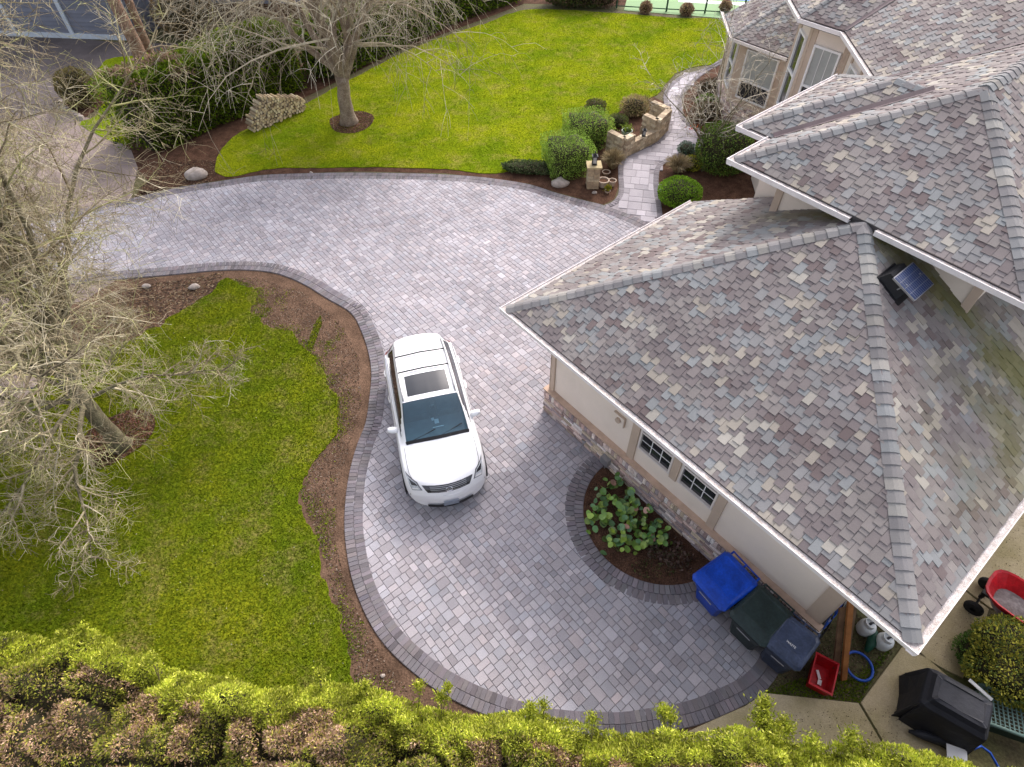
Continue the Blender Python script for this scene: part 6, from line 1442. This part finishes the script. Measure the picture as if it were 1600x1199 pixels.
# red tray spreader / barrow on the right
def barrow():
    c = G(1600, 942, .74); r = empty('garden_cart', (c[0], c[1], 0), 'red-tray garden cart with dirt in it at the right edge', 'garden cart', None, 2.3); r.scale = (1.2, 1.2, 1.05)
    m = MB(); n = 20
    def rg(k, z): 
        o = []
        for i in range(n):
            t = 2*math.pi*i/n; x, y = math.cos(t), math.sin(t); e = .6; o.append((.52*k*np.sign(x)*abs(x)**e, .36*k*np.sign(y)*abs(y)**e, z))
        return o
    l = [rg(.62, .42), rg(1, .74), rg(1.06, .75), rg(1.06, .72), rg(1.0, .735-.02)]; l2 = [rg(.97, .735), rg(.60, .44)]
    vs = [p for q in l+l2 for p in q]; fs = [(k*n+i, k*n+(i+1) % n, (k+1)*n+(i+1) % n, (k+1)*n+i) for k in (0, 1, 2) for i in range(n)]+[(n+i, n+(i+1) % n, 5*n+(i+1) % n, 5*n+i) for i in range(n)]+[(5*n+i, 5*n+(i+1) % n, 6*n+(i+1) % n, 6*n+i) for i in range(n)]+[tuple(range(6*n, 7*n)), tuple(reversed(range(n)))]
    m.add(vs, fs); m.build('tray', M['red'], r)
    m = MB(); m.lathe([(0, .07), (.12, .06), (.27, .02), (.34, .0)], (.05, 0, .445), 14); m.build('dirt', mat('cart_dirt', (.14, .12, .11), .9, None, .5, 9, .8, 20, col2=(.30, .27, .26)), r, smooth=True)
    for x, y in ((-.42, -.3), (-.42, .3), (.4, -.3), (.4, .3)):
        q = MB(); q.lathe([(.04, -.04), (.14, -.04), (.15, 0), (.14, .04), (.04, .04)], n=16); q.v = [tuple(Matrix.Rotation(math.pi/2, 3, 'X') @ Vector(p)+Vector((x, y, .15))) for p in q.v]; q.build('wheel', M['tyre'], r)
    m = MB(); m.box((0, 0, .3), (.9, .08, .05)); m.tube([(-.42, -.3, .15), (-.42, .3, .15)], .02, 6); m.tube([(.4, -.3, .15), (.4, .3, .15)], .02, 6); m.box((-.42, 0, .22), (.06, .06, .18)); m.box((.4, 0, .22), (.06, .06, .18)); m.build('chassis', M['black'], r)
    m = MB(); m.tube([(-.45, 0, .2), (-.85, 0, .16), (-1.0, -.12, .16), (-1.0, .12, .16), (-.85, 0, .16)], .016, 6); m.build('pull_handle', M['greymetal'], r)
barrow()
# covered grill
def grill():
    c = G(1484, 1104, .62); c[2] = 0; r = empty('covered_grill', (c[0], c[1], 0), 'barbecue grill under a black cloth cover on the side path', 'grill', None, .05)
    lv = []; n = 40
    spec = [(.60, .44, .0, .07), (.575, .42, .25, .05), (.55, .40, .55, .03), (.535, .385, .78, .012), (.52, .37, .84, .006), (.47, .30, .90, .004), (.43, .25, .985, .003), (.36, .19, 1.0, .002)]
    rz = math.radians(-38)
    for a, b, z, wob in spec:
        row = []
        for i in range(n):
            t = 2*math.pi*i/n; x, y = math.cos(t), math.sin(t); e = .16; X_, Y_ = a*np.sign(x)*abs(x)**e, b*np.sign(y)*abs(y)**e
            k = 1+wob*(math.sin(7*t+z*3)+.6*math.sin(13*t+1+z*5)); X_ *= k; Y_ *= k
            row.append((X_*math.cos(rz)-Y_*math.sin(rz), X_*math.sin(rz)+Y_*math.cos(rz), z+.012*math.sin(5*t)*(z > .5)+.02))
        lv.append(row)
    m = MB(); vs = [p for q in lv for p in q]; m.add(vs, [(k*n+i, k*n+(i+1) % n, (k+1)*n+(i+1) % n, (k+1)*n+i) for k in range(len(lv)-1) for i in range(n)]+[tuple(range((len(lv)-1)*n, len(lv)*n))]); m.build('cover', M['cover'], r)
    m = MB(); m.tube([(-.62, -.25, .12), (-.45, -.34, .20), (-.2, -.42, .16), (.1, -.58, .18)], [.03, .08, .09, .04], 8); m.build('cover_fold', M['cover'], r, smooth=True)
    m = MB(); m.box((-.52, -.06, .75), (.10, .03, .01), Matrix.Rotation(-.5, 3, 'Z')); m.build('logo_patch', M['greymetal'], r)
grill()
# pale boards showing beside the cover, resin lounge chair, blue hose
def boardthing(x, y, z, size, rz, label, tilt=0.2):
    c = G(x, y, z); m = MB(); m.box((0, 0, 0), size); m.box((0, 0, size[2]*.6), (size[0]*.86, size[1]*.7, .006)); o = m.build('white_panel', M['white'], None, loc=tuple(c)); o.rotation_euler = (tilt, 0, rz); tag(o, label, 'panel')
boardthing(1532, 1078, .5, (.42, .06, .02), -.95, 'narrow white panel edge between the covered grill and the green lounge chair')
boardthing(1495, 1178, .25, (.32, .22, .02), -.35, 'white panel lying beyond the foot of the covered grill', .1)
def lounge():
    c = G(1592, 1118, .38); c[2] = 0; r = empty('lounge_chair', (c[0], c[1], 0), 'grey-green slatted resin lounge chair beside the covered grill', 'lounge chair', None, -.36)
    m = MB(); A = [(-.55, .30), (1.3, .30), (1.3, -.30), (-.55, -.30)]
    for y in (.33, -.33): m.tube([(-.6, y, .40), (0, y, .36), (1.3, y, .36)], .035, 8); 
    m.tube([(-.6, -.33, .40), (-.6, .33, .40)], .035, 8); m.tube([(.35, -.33, .37), (.35, .33, .37)], .025, 8); m.build('frame', M['tealplastic'], r, smooth=True)
    for k in range(12): q = MB(); q.box((-.55+k*.075, 0, .385-.002*k), (.022, .60, .014)); o = q.build('slat', M['tealplastic'], r)
    m = MB()
    for k in range(9): m.box((-.12, -.26+k*.065, .372), (.86, .014, .008))
    m.build('cross_slats', M['tealplastic'], r)
    for x in (-.5, 1.2):
        for y in (-.3, .3): q = MB(); q.tube([(x, y, 0), (x, y, .36)], .03, 6); q.build('leg', M['tealplastic'], r)
    for y in (.33, -.33): q = MB(); q.box((-.1, y, .2), (.9, .02, .22)); q.build('side_panel', mat('dark_green_plastic', (.03, .06, .05), .6), r)  # side panels in a darker green than the frame
lounge()
c = G(1530, 1185); m = MB(); m.tube([(-.2, .1, .25), (-.05, .14, .27), (.1, .05, .2), (.2, -.15, .1), (.22, -.4, .04)], .022, 8, cap=False); m.tube([(-.35, -.1, .05), (-.36, .05, .22)], .015, 6); o = m.build('garden_hose', M['hose'], None, smooth=True, loc=(c[0], c[1], 0)); tag(o, 'blue hose curling out from behind the covered grill', 'hose')

# ================================================================== NEIGHBOUR HOUSE AND FENCE
def siding_wall(mb, a, b, z0, z1, step=.20):
    a, b = np.array(a[:2]), np.array(b[:2]); t = (b-a)/np.linalg.norm(b-a); n = np.array([t[1], -t[0]]); z = z0
    while z < z1:
        g = rnd.uniform(.9, 1.1)
        v = [(*(a-n*.10), z), (*(b-n*.10), z), (*(b+n*.035), z), (*(a+n*.035), z), (*(a-n*.10), z+step), (*(b-n*.10), z+step), (*(b+n*.008), z+step), (*(a+n*.008), z+step)]
        mb.add([Vector(map(float, q)) for q in v], [(3, 2, 6, 7), (0, 4, 5, 1), (0, 1, 2, 3), (4, 7, 6, 5), (0, 3, 7, 4), (1, 5, 6, 2)], (g, g, g)); z += step
nA, nB, nC, nD, nE = G(-420, 40), G(214, 63), G(236, 50), G(470, 46), G(700, -10)
nb = empty('neighbour_house', tuple(nB), 'blue-grey clapboard house with pale trim at the top left', 'house'); inv = Matrix.Translation(-Vector(nB))
def nadd(m, nm, mt, stuff=False):
    o = m.build(nm, mt, nb); o.matrix_parent_inverse = inv
    if stuff: o['kind'] = 'stuff'
    return o
nB2 = nB+(nB-nA)/np.linalg.norm(nB-nA)*0
back = np.array([-.1, 1, 0]); nBb = nB+np.array([.9, 2.6, 0])
m = MB(); siding_wall(m, nA, nB, 0, 4.6); nadd(m, 'garage_siding', M['siding'], True)
m = MB(); siding_wall(m, nB, nBb, 0, 4.6); nadd(m, 'side_siding', M['siding'], True)
m = MB(); siding_wall(m, nBb, nD+np.array([0, 1.0, 0]), .9, 5.5); nadd(m, 'rear_siding', M['siding'], True)
m = MB(); p, q = nBb, nD+np.array([0, 1.0, 0]); tt = (q-p)/np.linalg.norm(q-p); no = np.array([tt[1], -tt[0], 0]); m.add([tuple(p+no*.04), tuple(q+no*.04), tuple(q+no*.04+[0, 0, .9]), tuple(p+no*.04+[0, 0, .9]), tuple(p-no*.1), tuple(q-no*.1), tuple(q-no*.1+[0, 0, .9]), tuple(p-no*.1+[0, 0, .9])], [(0, 1, 2, 3), (3, 2, 6, 7), (1, 5, 6, 2), (0, 3, 7, 4)]); nadd(m, 'brick_base', M['mulch'])
ta = (nB-nA)/np.linalg.norm(nB-nA); na = np.array([ta[1], -ta[0], 0])
for xp in (-60, 29, 118, 214):
    f_ = (xp+420)/(214+420); s0 = G(xp, 40+23*f_); m = MB(); m.box(Vector(s0+na*.06)+Vector((0, 0, 2.3)), (.22, .08, 4.6), Matrix.Rotation(math.atan2(ta[1], ta[0]), 3, 'Z')); nadd(m, 'corner_board', M['greentrim'])
m = MB(); m.box(Vector((nA+nB)/2+na*.06)+Vector((0, 0, .12)), (np.linalg.norm(nB-nA), .05, .24), Matrix.Rotation(math.atan2(ta[1], ta[0]), 3, 'Z')); nadd(m, 'base_board', M['greentrim'])
for s_, wd_, z0_ in ((1.6, 1.2, 1.6), (5.2, 1.2, 1.3), (7.6, 1.6, 1.2)):
    c = p+tt*s_+no*.06; Rz = Matrix.Rotation(math.atan2(tt[1], tt[0]), 3, 'Z'); m = MB()
    for ox, oz, sx, sz in ((-wd_/2, .9, .1, 1.9), (wd_/2, .9, .1, 1.9), (0, 0, wd_, .1), (0, 1.8, wd_, .1), (0, .9, wd_, .06), (0, .9, .06, 1.8)): m.box(Vector(c)+Rz @ Vector((ox, 0, 0))+Vector((0, 0, z0_+oz)), (sx, .07, sz), Rz)
    w_ = nadd(m, 'window', M['white']); m = MB(); m.box(Vector(c)+Vector((0, 0, z0_+.9)), (wd_, .03, 1.8), Rz); g_ = m.build('pane', M['glass'], w_)
# sports court behind the green fence
sheet('sports_court', ccw([tuple(p) for p in px((975, 16), (1350, 46), (1500, -40), (1000, -80))]), -.01, M['court'], kind='structure')
sheet('court_line', ccw([tuple(p) for p in px((1060, 3), (1350, 19), (1350, 13), (1060, -1))]), -.004, M['white'], kind='structure')
sheet('court_surface', ccw([tuple(p) for p in px((1040, -5), (1400, 13), (1500, -60), (1040, -60))]), -.006, M['courtblue'], kind='structure')
fn = empty('green_fence', tuple(G(965, 14)), 'dark green post and rail fence in front of the sports court', 'fence'); inv2 = Matrix.Translation(-Vector(G(965, 14)))
fp = [G(x, y) for x, y in ((963, 13), (1041, 18), (1101, 21), (1160, 24), (1230, 28))]
for a in fp: m = MB(); m.tube([Vector(a), Vector(a)+Vector((0, 0, 1.4))], .05, 8); o = m.build('post', M['fencegreen'], fn); o.matrix_parent_inverse = inv2
for z in (.12, 1.35):
    for a, b in zip(fp, fp[1:]): m = MB(); m.tube([Vector(a)+Vector((0, 0, z)), Vector(b)+Vector((0, 0, z))], .03, 6); o = m.build('rail', M['fencegreen'], fn); o.matrix_parent_inverse = inv2
print('objects', len(bpy.data.objects), 'tris~', sum(len(o.data.polygons) for o in bpy.data.objects if o.type == 'MESH'))
